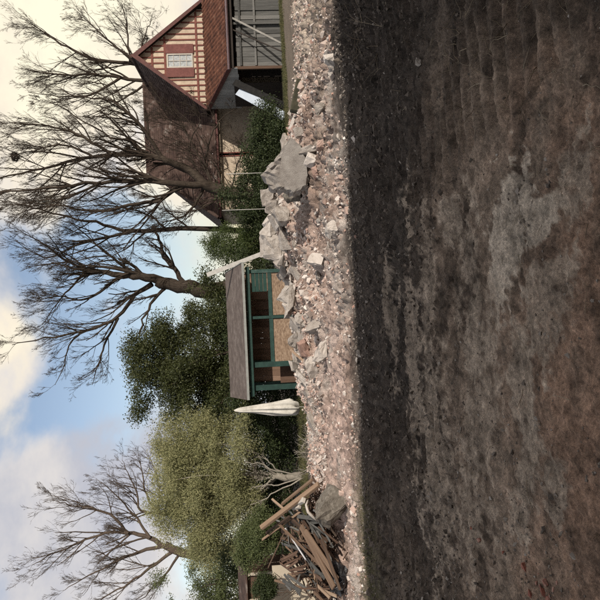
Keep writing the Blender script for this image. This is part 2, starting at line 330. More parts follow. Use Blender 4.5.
def colour(x, y):
    wob, bank, far = masks(x, y)
    n1 = fbm(x, y, .7, 4, 41); n2 = fbm(x, y, 2.6, 4, 42); n3 = fbm(x, y, 9, 3, 43); n4 = fbm(x, y, 24, 3, 44); n5 = fbm(x * .4, y, 3.5, 4, 45)
    def mix(a, b, t): return a * (1 - t[:, None]) + np.array(b) * t[:, None]
    c = np.tile(np.array((.095, .078, .066)), (len(x), 1))
    mid = G(520, 400); wide = np.clip(g2(x, y, mid.x - .3, mid.y + .4, 2.8, 2.2) * 1.25 + n5 * 1.4 + n2 * .8 - .1, 0, 1); c = mix(c, (.285, .228, .185), wide)
    c = mix(c, (.21, .175, .145), ss(.04, .3, n5 + n1 * .6) * .6 * (1 - ss(2.2, 4.5, x + n1)))
    rd = G(590, 430); c = mix(c, (.275, .190, .145), np.clip(g2(x, y, rd.x - .1, rd.y, 1.8, .9) * 1.0 + n3 * .8 + n2 * .9, 0, 1) * ss(.05, .7, g2(x, y, rd.x, rd.y, 2.4, 1.4) + n2 * .6))
    clod = ss(.5, 1.9, x - .12 * y + fbm(x, y, .8, 3, 21) * 1.6) * (1 - ss(9.5, 11, y))
    c = mix(c, (.060, .050, .043), clod * .92); c = mix(c, (.048, .042, .038), ss(5.2, 7.2, y + n1 * 3 + n5 * 2) * (.55 + .45 * ss(-3.5, -.5, x + n1 * 2)) * .9)
    c = mix(c, (.15, .105, .078), clod * ss(.08, .3, n2 + n3 * .8) * .55 * (1 - ss(3.5, 4.6, y)))
    crack = 1 - ss(.0, .02, np.abs(fbm(x, y, 3.5, 3, 46)))
    # pale crusted patches on the hard ground
    pale = (.44, .395, .34); dust = (.31, .268, .226)
    def patch(px, py, rx, ry, ang, col, th, amp=1.0):
        nonlocal c
        q = G(px, py); m = g2(x, y, q.x, q.y, rx, ry, ang) + n2 * 1.1 + n3 * .8 + n4 * .6
        c = mix(c, col, ss(th, th + (.09 if col is pale else .22), m) * (1 - .6 * crack) * amp * ss(.05, .35, g2(x, y, q.x, q.y, rx * 1.5, ry * 1.5, ang)))
    patch(517, 205, .28, .46, .2, pale, .5); patch(540, 222, .15, .36, .35, pale, .52); patch(505, 240, .36, .5, .1, pale, .5); patch(502, 268, .3, .34, 0, pale, .55, .8)
    patch(452, 228, .3, .4, .2, dust, .58, .9); patch(470, 300, .9, .5, .2, dust, .5, .8); patch(430, 300, .9, .5, .1, dust, .55, .7)
    patch(524, 385, .42, .26, .2, dust, .5, .85); patch(530, 480, .5, .2, -.5, dust, .45, .85); patch(555, 490, .3, .2, -.4, dust, .5, .85)
    patch(415, 385, 1.8, .5, 0, dust, .5, .75); patch(440, 460, 1.4, .7, 0, dust, .52, .7); patch(574, 182, .2, .26, .3, dust, .5, .8)
    patch(485, 520, .5, .6, .2, dust, .55, .7); patch(545, 300, .4, .35, 0, dust, .5, .8); patch(390, 320, 1.2, .5, 0, dust, .55, .6); patch(480, 400, .9, .5, 0, dust, .5, .7)
    ms = G(368, 560); c = mix(c, (.105, .098, .062), .7 * np.clip(g2(x, y, ms.x, ms.y, 1.3, 1.5) * 1.2 + n3, 0, 1) * ss(.1, .4, g2(x, y, ms.x, ms.y, 1.5, 1.7)))
    c = c * np.array([1.33, 1.27, 1.19]) * np.clip(1 + 1.4 * n3 + 1.3 * n4 + .6 * n5 + .5 * n1, .35, 2.4)[:, None]
    # rubble bank
    b = np.tile(np.array((.37, .285, .24)), (len(x), 1))
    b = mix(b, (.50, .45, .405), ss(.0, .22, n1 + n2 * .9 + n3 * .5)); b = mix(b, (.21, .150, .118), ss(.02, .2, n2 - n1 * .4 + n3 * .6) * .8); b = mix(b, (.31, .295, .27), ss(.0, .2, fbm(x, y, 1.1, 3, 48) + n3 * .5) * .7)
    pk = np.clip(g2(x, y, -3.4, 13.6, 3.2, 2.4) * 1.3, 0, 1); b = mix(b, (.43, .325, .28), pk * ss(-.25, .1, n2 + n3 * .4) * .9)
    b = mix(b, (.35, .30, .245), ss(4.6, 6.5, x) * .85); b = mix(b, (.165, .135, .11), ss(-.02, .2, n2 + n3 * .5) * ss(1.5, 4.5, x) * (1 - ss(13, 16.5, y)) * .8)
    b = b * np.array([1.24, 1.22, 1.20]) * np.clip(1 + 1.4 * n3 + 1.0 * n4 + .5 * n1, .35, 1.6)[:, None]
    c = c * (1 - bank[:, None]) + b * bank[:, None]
    f = np.tile(np.array((.20, .165, .13)), (len(x), 1)); f = mix(f, (.075, .085, .035), ss(28.3, 29.8, y + n1 * 2) * ss(2, 8, x))
    f = mix(f, (.05, .045, .035), ss(31, 34, y)); f = mix(f, (.10, .085, .068), (1 - ss(-3, 3, x)) * .7)
    return c * (1 - far[:, None]) + f * far[:, None]

ys = [-60, -30, -15, -8, -4, -2, -.5, .4, .9] + list(np.exp(np.linspace(math.log(1.25), math.log(46), 540))) + [52, 62, 80, 120, 200, 400, 900, 1500]
s_in = np.linspace(-1, 1, 480); out = np.array([1.15, 1.4, 2, 4, 10, 40])
cols = np.concatenate([-out[::-1], s_in, out]); ys = np.array(ys)
YY, SS = np.meshgrid(ys, cols, indexing='ij'); HW = .62 * np.maximum(YY, 1.2) + 1.2; XX = SS * HW
xf, yf = XX.ravel(), YY.ravel(); V = np.stack([xf, yf, height(xf, yf)], 1)
nr, nc = YY.shape; idx = np.arange(nr * nc).reshape(nr, nc)
F = np.stack([idx[:-1, :-1].ravel(), idx[:-1, 1:].ravel(), idx[1:, 1:].ravel(), idx[1:, :-1].ravel()], 1)
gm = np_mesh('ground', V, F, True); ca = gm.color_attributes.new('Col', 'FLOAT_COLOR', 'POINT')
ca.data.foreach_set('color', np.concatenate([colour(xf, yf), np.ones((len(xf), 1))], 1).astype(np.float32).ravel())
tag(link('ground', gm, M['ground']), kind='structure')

# ------------------------------------------------------------------ stones and other small pieces
def hull(pts):
    bm = bmesh.new()
    for p in pts: bm.verts.new(p)
    r = bmesh.ops.convex_hull(bm, input=bm.verts)
    bmesh.ops.delete(bm, geom=[g for g in r['geom_interior'] if isinstance(g, bmesh.types.BMVert)], context='VERTS')
    bmesh.ops.delete(bm, geom=[v for v in bm.verts if not v.link_faces], context='VERTS')
    bmesh.ops.triangulate(bm, faces=bm.faces); bm.verts.index_update()
    v = np.array([v.co[:] for v in bm.verts]); f = np.array([[q.index for q in k.verts] for k in bm.faces]); bm.free(); return v, f
def rock_arr(seed, n=9, sq=1.0, box=.55):
    r = np.random.default_rng(seed); c = np.array([(a, b, d) for a in (-1, 1) for b in (-1, 1) for d in (-1, 1)], float) * np.array([.62, .45, .36 * sq])
    c = c * r.uniform(.42, 1.15, (8, 3)) + r.normal(size=(8, 3)) * .09
    if n > 9:
        e = r.normal(size=(n - 8, 3)); e /= np.abs(e).max(1)[:, None]; c = np.concatenate([c, e * np.array([.62, .45, .36 * sq]) * r.uniform(.85, 1.05, (n - 8, 1))])
    return hull(c)
ROCKS = [rock_arr(i, 8, .6 + .12 * (i % 6)) for i in range(24)]
def rotm(r, n):
    q = r.normal(size=(n, 4)); q /= np.linalg.norm(q, axis=1)[:, None]; a, b, c, d = q.T
    return np.stack([np.stack([1 - 2 * (c * c + d * d), 2 * (b * c - a * d), 2 * (b * d + a * c)], 1), np.stack([2 * (b * c + a * d), 1 - 2 * (b * b + d * d), 2 * (c * d - a * b)], 1), np.stack([2 * (b * d - a * c), 2 * (c * d + a * b), 1 - 2 * (b * b + c * c)], 1)], 1)
def scatter(name, xy, size, m, seed, sink=.15):
    r = np.random.default_rng(seed); z = height(xy[:, 0], xy[:, 1]); Vs = []; Fs = []; o = 0; kind = r.integers(0, len(ROCKS), len(xy)); Rm = rotm(r, len(xy))
    for k, (bv, bf) in enumerate(ROCKS):
        s = np.where(kind == k)[0]
        if not len(s): continue
        v = np.einsum('nij,pj->npi', Rm[s], bv) * size[s][:, None, None] + np.stack([xy[s, 0], xy[s, 1], z[s] + size[s] * sink], 1)[:, None, :]
        f = bf[None] + (np.arange(len(s)) * len(bv))[:, None, None] + o
        Vs.append(v.reshape(-1, 3)); Fs.append(f.reshape(-1, 3)); o += v.shape[0] * v.shape[1]
    return link(name, np_mesh(name, np.concatenate(Vs), np.concatenate(Fs)), m)
def sample(n, x0, x1, y0, y1, dens, seed):
    r = np.random.default_rng(seed); x = r.uniform(x0, x1, n * 3); y = r.uniform(y0, y1, n * 3)
    k = r.random(n * 3) < dens(x, y); return np.stack([x[k], y[k]], 1)[:n]
def d_bank(x, y):
    wob, bank, far = masks(x, y); q = fbm(x, y, .9, 3, 61)
    return np.clip(bank * (.25 + .75 * ss(13, 18, y) + q * 1.3) * (1 - .75 * g2(x, y, -3.4, 13.8, 3, 2)) * (1 - .6 * ss(5.5, 7.5, x) * ss(14, 16, y)) , 0, 1)
xy = sample(27000, -8.5, 11, 10.6, 22.5, d_bank, 1); sz = np.exp(rng.normal(-3.55, .6, len(xy))).clip(.012, .2)
tag(scatter('fine_rubble', xy, sz, M['rubble'], 2), 'pink and grey crushed rubble covering the sunlit bank', 'rubble', kind='stuff')
def d_peb(x, y):
    a = G(540, 585); b = G(450, 545); q = fbm(x, y, 1.2, 3, 71)
    return np.clip(.05 + .9 * g2(x, y, a.x, a.y, .7, .5) + .5 * g2(x, y, b.x, b.y, 1.3, 1.2) + .3 * ss(.05, .3, q) + .25 * ss(9, 10.8, y), 0, 1)
xy = sample(13000, -6.5, 6.5, 2.2, 11.3, d_peb, 3); sz = np.exp(rng.normal(-4.6, .5, len(xy))).clip(.004, .035) * (.55 + .10 * xy[:, 1])
tag(scatter('pebbles', xy, sz, M['pebble'], 4), 'small pebbles and grit strewn over the dark soil', 'pebbles', kind='stuff')
def d_clod(x, y):
    md = G(530, 400); return np.clip(ss(.8, 2.6, x - .15 * y + fbm(x, y, .8, 3, 21) * 1.6) * (.3 + ss(0, .3, fbm(x, y, 1.6, 3, 22))) + .28 * ss(4.5, 8, y) + .16 * (1 - g2(x, y, md.x, md.y, 2, 1.4)) + .6 * ss(.05, .2, fbm(x, y, 1.1, 3, 23)), 0, 1)
xy = sample(11000, -6.5, 7, 2.2, 11, lambda x, y: d_clod(x, y) * (1 - .93 * np.clip(1.5 * g2(x, y, G(530, 400).x, G(530, 400).y, 2.6, 2.0), 0, 1)), 5); sz = np.exp(rng.normal(-4.25, .55, len(xy))).clip(.006, .08) * (.6 + .09 * xy[:, 1])
tag(scatter('soil_clods', xy, sz, M['clod'], 6), 'dark crumbly clods of soil beside the track marks', 'soil', kind='stuff')

# tubes gathered with numpy
class Tubes:
    def __init__(s): s.V = []; s.F = []; s.n = 0; s.cache = {}
    def add(s, pts, rad, k):
        pts = np.asarray(pts, float); n = len(pts); rad = np.asarray(rad, float)
        t = np.empty_like(pts); t[1:-1] = pts[2:] - pts[:-2]; t[0] = pts[1] - pts[0]; t[-1] = pts[-1] - pts[-2]
        t /= np.linalg.norm(t, axis=1)[:, None] + 1e-9
        m = np.abs(t.mean(0)); ref = np.zeros(3); ref[int(np.argmin(m))] = 1
        a = np.cross(t, ref); a /= np.linalg.norm(a, axis=1)[:, None] + 1e-9; b = np.cross(t, a)
        g = np.arange(k) * 2 * math.pi / k
        v = pts[:, None] + (a[:, None] * np.cos(g)[None, :, None] + b[:, None] * np.sin(g)[None, :, None]) * rad[:, None, None]
        key = (n, k)
        if key not in s.cache:
            i = np.arange(n - 1)[:, None] * k; j = np.arange(k)[None]; j2 = (j + 1) % k
            s.cache[key] = np.stack([i + j, i + j2, i + k + j2, i + k + j], -1).reshape(-1, 4)
        s.V.append(v.reshape(-1, 3)); s.F.append(s.cache[key] + s.n); s.n += n * k
    def batch(s, pts, rad, k):
        N_, n = rad.shape; t = np.empty_like(pts); t[:, 1:-1] = pts[:, 2:] - pts[:, :-2]; t[:, 0] = pts[:, 1] - pts[:, 0]; t[:, -1] = pts[:, -1] - pts[:, -2]
        t /= np.linalg.norm(t, axis=2, keepdims=True) + 1e-9; m = np.abs(t.mean(1)); ref = np.zeros((N_, 1, 3)); ref[np.arange(N_), 0, np.argmin(m, 1)] = 1
        a = np.cross(t, np.broadcast_to(ref, t.shape)); a /= np.linalg.norm(a, axis=2, keepdims=True) + 1e-9; b = np.cross(t, a); g = np.arange(k) * 2 * math.pi / k
        v = pts[:, :, None] + (a[:, :, None] * np.cos(g)[:, None] + b[:, :, None] * np.sin(g)[:, None]) * rad[:, :, None, None]
        i = np.arange(n - 1)[:, None] * k; j = np.arange(k)[None]; j2 = (j + 1) % k; f = np.stack([i + j, i + j2, i + k + j2, i + k + j], -1).reshape(-1, 4)
        s.V.append(v.reshape(-1, 3)); s.F.append((f[None] + (np.arange(N_) * n * k)[:, None, None]).reshape(-1, 4) + s.n); s.n += N_ * n * k
    def build(s, name, m, parent=None, loc=(0, 0, 0)):
        V = np.concatenate(s.V) - np.array(loc); return link(name, np_mesh(name, V, np.concatenate(s.F), True), m, parent)

def twig_litter(name, spots, m, seed, label, cat):
    r = np.random.default_rng(seed); T = Tubes()
    for (x, y, ln, rad, lift) in spots:
        a = r.uniform(0, 2 * math.pi); n = 5; d = np.array([math.cos(a), math.sin(a), r.uniform(-.1, .5) * lift]); pts = [np.array([x, y, gh(x, y) + .008])]
        for i in range(n - 1):
            d = d + r.normal(size=3) * .25; d[2] *= .8; d /= np.linalg.norm(d); q = pts[-1] + d * ln / n; q[2] = max(q[2], gh(q[0], q[1]) + .004); pts.append(q)
        T.add(pts, np.linspace(rad, rad * .4, n), 3)
    return tag(T.build(name, m), label, cat, kind='stuff')
sp = []
for k in range(420):
    y = math.exp(random.uniform(math.log(2.6), math.log(11))); x = random.uniform(-.5, .52) * y + random.uniform(-.2, .2)
    if x < .05 * y and random.random() < .65: continue
    sp.append((x, y, random.uniform(.05, .22) * (1 + .05 * y), random.uniform(.0009, .0024) * (1 + .08 * y), 1))
for (px, py, n, ln) in ((362, 48, 22, .55), (455, 45, 16, .30), (380, 50, 10, .5), (500, 50, 12, .2), (515, 18, 8, .2), (470, 85, 8, .25), (535, 70, 6, .2), (372, 565, 8, .4), (410, 580, 4, .35), (375, 490, 3, .4)):
    q = G(px, py)
    for k in range(n): sp.append((q.x + random.gauss(0, .22), q.y + random.gauss(0, .18), ln * random.uniform(.5, 1.4), random.uniform(.0015, .0035) * (1 + .06 * q.y), 2.2))
twig_litter('dry_straw', sp, M['straw'], 8, 'dry straw and thin twigs littering the dark soil', 'straw')

def blades(name, pts, hgt, wd, m, seed, label, cat):
    r = np.random.default_rng(seed); n = len(pts); z = height(pts[:, 0], pts[:, 1]); base = np.stack([pts[:, 0], pts[:, 1], z - .01], 1)
    a = r.uniform(0, 2 * math.pi, n); side = np.stack([np.cos(a), np.sin(a), 0 * a], 1) * (wd * r.uniform(.6, 1.3, n))[:, None]
    ln = r.normal(size=(n, 3)) * .45; ln[:, 2] = 1; h = hgt * r.uniform(.4, 1.3, n)
    mid = base + ln * (h * .55)[:, None]; tip = base + (ln * np.array([1.7, 1.7, .9])) * h[:, None]
    V = np.stack([base - side, base + side, mid + side * .7, mid - side * .7, tip], 1).reshape(-1, 3); b = np.arange(n)[:, None] * 5
    F = np.concatenate([b + np.array([[0, 1, 2]]), b + np.array([[0, 2, 3]]), b + np.array([[3, 2, 4]])])
    return tag(link(name, np_mesh(name, V, F), m), label, cat, kind='stuff')
q = G(368, 568)
pts = np.stack([rng.normal(q.x, .75, 2600), rng.normal(q.y, .8, 2600)], 1)
blades('grass_patch', pts, .06, .004, M['grass'], 12, 'thin mossy grass on the dark soil below the wood pile', 'grass')
pts = np.stack([rng.uniform(7.5, 19, 9000), rng.normal(29.6, .8, 9000)], 1)
blades('grass_strip', pts, .13, .010, M['grass'], 13, 'strip of green grass along the foot of the lean-to', 'grass')
pts = np.stack([rng.uniform(-5, -1, 1500), rng.normal(24.6, .35, 1500)], 1)
blades('grass_fringe', pts, .16, .010, M['grass'], 14, 'sparse grass in front of the parasol and pavilion', 'grass')

pts = np.stack([rng.uniform(-11, -2.5, 5000), rng.uniform(26, 30.5, 5000)], 1)
blades('rough_grass', pts, .22, .012, M['grass'], 15, 'rough grass in the shade under the bushy tree', 'grass')

# ------------------------------------------------------------------ house with half-timbered gable
TY = 36.0
apex = P(133, 58, TY); le = P(205, 112, TY); re = P(201, 5, TY)
CX = apex.x; AZ = apex.z; EZ = (le.z + re.z) / 2; HWD = (re.x - le.x) / 2; SL = (AZ - EZ) / HWD
house = empty('house', (CX, TY, 0), 'old house with half-timbered cream gable and steep brown tiled roof', 'house')
def hp(x, y, z): return (x, y, z)
ww = HWD - .35                                                            # wall half width
def roof_z(x): return AZ - .22 - abs(x) * SL
mb = MB(); mb.prism([(-ww, 0, -.2), (ww, 0, -.2), (ww, 0, roof_z(ww)), (0, 0, roof_z(0)), (-ww, 0, roof_z(ww))], (0, .25, 0)); mb.build('gable_wall', M['cream'], house)
MBX0, MBX1 = -9.3, 6.5                                                    # main block behind, local x
MY = 1.0
mb = MB(); mb.box(-8.6, 2.2, MY, MY + 7, -.2, 3.95)
mb.build('main_wall', M['cream'], house)
MB().box(-ww, -ww + .22, .25, MY, -.2, EZ + .2).build('wing_side_wall', M['cream'], house); MB().box(ww - .22, ww, .25, MY + 6, -.2, EZ + .2).build('wing_side_wall', M['cream'], house)
for zz, xa, xb in ((P(197, 58, TY).z, None, None), (P(165, 58, TY).z, None, None), (P(152, 58, TY).z, None, None)):
    hwz = (AZ - .26 - zz) / SL - .05
    segs = [(-hwz, hwz)] if zz < 4.85 or zz > 6.5 else [(-hwz, hwz)]
    for a, b in segs: MB().box(a, b, -.045, -.002, zz - .055, zz + .055).build('rail', M['timber_red'], house)
WZ0, WZ1 = P(193, 61, TY).z, P(167, 61, TY).z; WX = P(180, 61, TY).x - CX
nst = 17
for i in range(nst):
    x = -ww + .1 + (2 * ww - .2) * i / (nst - 1)
    top = roof_z(x) - .03
    if abs(x - WX) < .78:
        for a, b in ((2.2, WZ0 - .06), (WZ1 + .06, top)):
            if b - a > .12: MB().box(x - .038, x + .038, -.034, -.003, a, b).build('stud', M['timber_red'], house)
    elif top > 2.4: MB().box(x - .038, x + .038, -.034, -.003, 2.2, top).build('stud', M['timber_red'], house)
win = MB()
for a in ((-.40, -.33, WZ0, WZ1), (.33, .40, WZ0, WZ1), (-.33, .33, WZ0, WZ0 + .07), (-.33, .33, WZ1 - .07, WZ1)): win.box(WX + a[0], WX + a[1], -.07, -.004, a[2], a[3])
wo_ = win.build('window', M['wall_back'], house)
MB().box(WX - .33, WX + .33, -.02, -.006, WZ0 + .07, WZ1 - .07).build('pane', M['pane'], wo_)
mb = MB(); mb.box(WX - .015, WX + .015, -.05, -.021, WZ0 + .07, WZ1 - .07)
for k in range(1, 4): z = WZ0 + (WZ1 - WZ0) * k / 4; mb.box(WX - .33, WX + .33, -.045, -.022, z - .014, z + .014)
mb.build('glazing_bar', M['wall_back'], wo_)
for s in (-1, 1):
    x0 = WX + s * .41; x1 = WX + s * .93
    sh_ = MB().box(min(x0, x1), max(x0, x1), -.085, -.05, WZ0 - .05, WZ1 + .05).build('shutter', M['shutter'], wo_)
    mb = MB()
    # louvre slats on the shutter would be under 3 px: two battens show instead
def tiles(name, m, parent, O, ex, es, nrm, left, right, slope_len, course=.30, wave=.0, period=.24, lift=.02):
    """stepped tile courses on a plane; left/right give edge x at bottom and top"""
    O = np.array(O, float); ex = np.array(ex, float); es = np.array(es, float); nrm = np.array(nrm, float)
    V = []; F = []; nco = max(2, int(slope_len / course)); ns = 3 if not wave else None
    for c in range(nco):
        s0 = c * slope_len / nco; s1 = (c + 1) * slope_len / nco + .03; f0 = s0 / slope_len; f1 = min(1, s1 / slope_len)
        l0 = left[0] + (left[1] - left[0]) * f0; l1 = left[0] + (left[1] - left[0]) * f1; r0 = right[0] + (right[1] - right[0]) * f0; r1 = right[0] + (right[1] - right[0]) * f1
        n = max(4, int((r0 - l0) / (period / 6 if wave else .25)))
        t = np.linspace(0, 1, n + 1); b = len(V) and sum(len(q) for q in V)
        jit = np.interp(t, np.linspace(0, 1, 40), rng.normal(0, .008, 40))
        wv = lambda xx: wave * np.abs(np.sin(xx * math.pi / period)) if wave else 0 * xx
        xa = l0 + (r0 - l0) * t; xb = l1 + (r1 - l1) * t
        rows = [O + ex * xa[:, None] + es * s0 + nrm * (wv(xa) - .01)[:, None], O + ex * xa[:, None] + es * (s0 + jit)[:, None] + nrm * (lift + wv(xa) + jit)[:, None], O + ex * xb[:, None] + es * s1 + nrm * (.004 + wv(xb))[:, None]]
        V.append(np.concatenate(rows)); m1 = n + 1
        for rr in range(2):
            i = np.arange(n) + rr * m1 + b; F.append(np.stack([i, i + 1, i + 1 + m1, i + m1], 1))
    o = link(name, np_mesh(name, np.concatenate(V), np.concatenate(F)), m, parent); o['kind'] = 'stuff'; return o
# wing roof: two slopes with their tile courses
ct = math.atan(SL); OV = .32
for s in (-1, 1):
    b0 = Vector((s * (HWD + .05), 0, EZ - .06)); tp = Vector((0, 0, AZ)); es = (tp - b0).normalized(); nn = Vector((s * math.sin(ct), 0, math.cos(ct)))
    mb = MB(); th = -nn * .12
    A = b0 + Vector((0, -OV, 0)); B = b0 + Vector((0, 9.5, 0)); Cc = tp + Vector((0, 9.5, 0)); Dd = tp + Vector((0, -OV, 0))
    mb.prism([A, B, Cc, Dd], th); rf = mb.build('roof', M['wood_dark'], house)
    tiles('tile_courses', M['tile_brown'], rf, A + nn * .004, (0, 1, 0), es, nn, (0, 0), (9.8, 9.8), (tp - b0).length, .19)
    # barge board
    mb = MB(); mb.prism([A + Vector((0, -.004, .03)), Dd + Vector((0, -.004, .06)), Dd + Vector((0, -.004, -.34)), A + Vector((0, -.004, -.22))], (0, -.05, 0)); mb.build('barge_board', M['barge'], house)
mb = MB(); mb.tube([(0, -OV - .02, AZ + .03), (0, 9.5, AZ + .03)], .11, 8); mb.build('ridge_tile', M['tile_brown'], house)
# main roof, hipped at its left end
RZ = P(147, 140, TY + MY + 3.6).z; rx0 = P(148, 172, TY + MY + 3.6).x - CX; ex0 = -9.1; MEZ = 3.85
for (face, O, ex, up, l, r, nrm_) in ():
    pass
A = Vector((ex0, MY - .4, MEZ)); B = Vector((2.7, MY - .4, MEZ)); Tl = Vector((rx0, MY + 3.6, RZ)); Tr = Vector((0.2, MY + 3.6, RZ)); A2 = Vector((ex0, MY + 7.6, MEZ)); B2 = Vector((2.7, MY + 7.6, MEZ))
mb = MB(); mb.poly([A, B, Tr, Tl]); mb.poly([A2, A, Tl]); mb.poly([B2, A2, Tl, Tr]); mb.poly([B, B2, Tr]); mb.poly([A, A2, B2, B]); mr_ = mb.build('main_roof', M['wood_dark'], house)
fs = Vector((0, 4.0, RZ - MEZ)); es = fs.normalized(); nn = Vector((0, -es.z, es.y))
tiles('tile_courses', M['tile_brown'], mr_, Vector((0, MY - .4, MEZ)) + nn * .01, (1, 0, 0), es, nn, (ex0, rx0), (2.7, .2), fs.length, .19)
hs = Vector((rx0 - ex0, 0, RZ - MEZ)); es = hs.normalized(); nn = Vector((-es.z, 0, es.x))
tiles('tile_courses', M['tile_brown'], mr_, Vector((ex0, MY + 3.6, MEZ)) + nn * .01, (0, -1, 0), es, nn, (-4, 0), (4, 0), hs.length, .19)
mb = MB(); mb.tube([Tl + Vector((-.1, 0, .03)), Tr + Vector((0, 0, .03))], .11, 8); mb.tube([A + Vector((0, 0, .03)), Tl + Vector((0, 0, .03))], .10, 8); mb.build('ridge_tile', M['tile_brown'], house)
MB().box(ex0, -ww - .1, MY - .48, MY - .40, MEZ - .13, MEZ - .02).build('fascia', M['barge'], house)
for lx in (P(220, 154, TY + MY).x - CX, -5.4, -7.9): MB().box(lx - .09, lx + .09, MY - .035, MY - .003, 0, 3.7).build('corner_post', M['timber_red'], house)

# ------------------------------------------------------------------ lean-to shed in front of the gable
LYF, LYB = 32.0, 35.45
fl = P(228, 68, LYF); bl = P(206, 109, LYB)
LZ0 = fl.z; LZ1 = P(205, 60, LYB).z; LX0 = fl.x; LXB = bl.x; LX1 = 19.5
lean = empty('lean_to', (LX0, LYF, 0), 'grey boarded lean-to with red tiled roof against the gable', 'shed')
def lw(x, y, z): return (x - LX0, y - LYF, z)
sv = Vector((0, LYB - LYF, LZ1 - LZ0)); es = sv.normalized(); nn = Vector((0, -es.z, es.y))
mb = MB(); mb.prism([lw(LX0, LYF, LZ0), lw(LX1, LYF, LZ0), lw(LX1, LYB, LZ1), lw(LXB, LYB, LZ1)], nn * -.1); rf = mb.build('roof', M['wood_dark'], lean)
tiles('tile_courses', M['tile_red'], rf, Vector((0, 0, LZ0)) + nn * .006, (1, 0, 0), es, nn, (0, LXB - LX0), (LX1 - LX0, LX1 - LX0), sv.length, .34, .055, .23)
mb = MB(); mb.prism([lw(LX0 - .03, LYF - .03, LZ0 + .06), lw(LXB - .03, LYB, LZ1 + .06), lw(LXB - .03, LYB, LZ1 - .18), lw(LX0 - .03, LYF - .03, LZ0 - .18)], (-.05, -.012, 0)); mb.build('verge_board', M['barge'], lean)
mb = MB(); gx = np.linspace(LX0 - .12, LX1, 3)
mb.tube([lw(x, LYF - .10, LZ0 - .05) for x in gx], .075, 8); mb.build('gutter', M['gutter'], lean)
MB().box(0, LX1 - LX0, .06, .10, LZ0 - .30, LZ0 - .11).build('fascia', M['wood_dark'], lean)
# boards of the front wall, each its own board
x = .22; k = 0
while x < LX1 - LX0 - .2:
    wdt = random.uniform(.19, .30); z1 = LZ0 - .42 + random.uniform(-.06, .03); dy = random.uniform(0, .06)
    MB().box(x, x + wdt - .012, .32 + dy, .345 + dy, -.15 + random.uniform(0, .1), z1).build('board', M['wood_grey'], lean); x += wdt
for zz in (P(240, 40, LYF).z, P(255, 40, LYF).z): MB().box(.22, LX1 - LX0 - .2, .27, .318, zz - .05, zz + .05).build('rail', M['wood_grey'], lean)
MB().box(.02, .16, .22, .36, -.2, LZ0 - .12).build('post', M['wood_brown'], lean)
MB().box(2.3, 2.42, .21, .268, -.2, LZ0 - .3).build('post', M['wood_grey'], lean)
MB().box(.18, LX1 - LX0 - .2, 1.9, 1.94, -.1, LZ0 + .3).build('inner_wall', M['wood_dark'], lean)
# left side: grey boards above, open and dark below
n = 14; dv = Vector((LXB - LX0, LYB - LYF, 0)); zb = P(240, 90, 33.6).z
for i in range(n):
    a = dv * ((i + .03) / n); b = dv * ((i + .97) / n); ta = LZ0 + (LZ1 - LZ0) * (i + .03) / n - .2; tb = LZ0 + (LZ1 - LZ0) * (i + .97) / n - .2
    z0 = zb + random.uniform(-.05, .05)
    if tb - z0 < .1: continue
    MB().prism([(a.x + .02, a.y + .1, z0), (b.x + .02, b.y + .1, z0), (b.x + .02, b.y + .1, tb), (a.x + .02, a.y + .1, max(ta, z0 + .05))], (.025, 0, 0)).build('side_board', M['side_sheet'], lean)
mb = MB(); mb.prism([(.05 + dv.x * .4, dv.y * .4, -.1), (dv.x + .05, dv.y - .1, -.1), (dv.x + .05, dv.y - .1, zb + .3), (.05 + dv.x * .4, dv.y * .4, zb + .3)], (.05, 0, 0)); mb.build('dark_side_panel', M['wood_dark'], lean)  # added dark panel, stands in for the shade inside the open side
# poles leaning on the boards, and the pale blue sheet
def lean_bar(name, a, b, wd, th, m, label, cat, upv=(0, -1, 0), group=None):
    o = MB().bar(a, b, wd, th, upv).build(name, m, None, bevel=min(wd, th) * .12); return tag(o, label, cat, group)
a = P(277, 44, 31.2); a.z = gh(a.x, a.y) - .02; lean_bar('pole', a, P(232, 18, 32.15), .10, .06, M['pole_dull'], 'pale weathered pole leaning across the boards of the lean-to', 'pole')
a = P(274, 52, 31.4); a.z = gh(a.x, a.y) - .02; lean_bar('pole', a, P(231, 29, 32.2), .06, .05, M['wood_dark'], 'thin dark pole leaning beside the pale pole on the lean-to', 'pole')
a = P(279, 117, 31.0); a.z = gh(a.x, a.y) + .01; lean_bar('leaning_sheet', a, P(238, 91, 32.2), .46, .03, M['plastic_blue'], 'pale blue-white sheet leaning at the open end of the lean-to', 'board', (0.3, -1, .3))
a = P(279, 106, 31.3); a.z = gh(a.x, a.y) + .01; lean_bar('leaning_sheet', a, P(234, 82, 32.25), .36, .03, M['tar'], 'black sheet leaning right behind the pale blue one', 'board', (0.3, -1, .3))  # added sheet: its black colour stands in for a shaded gap

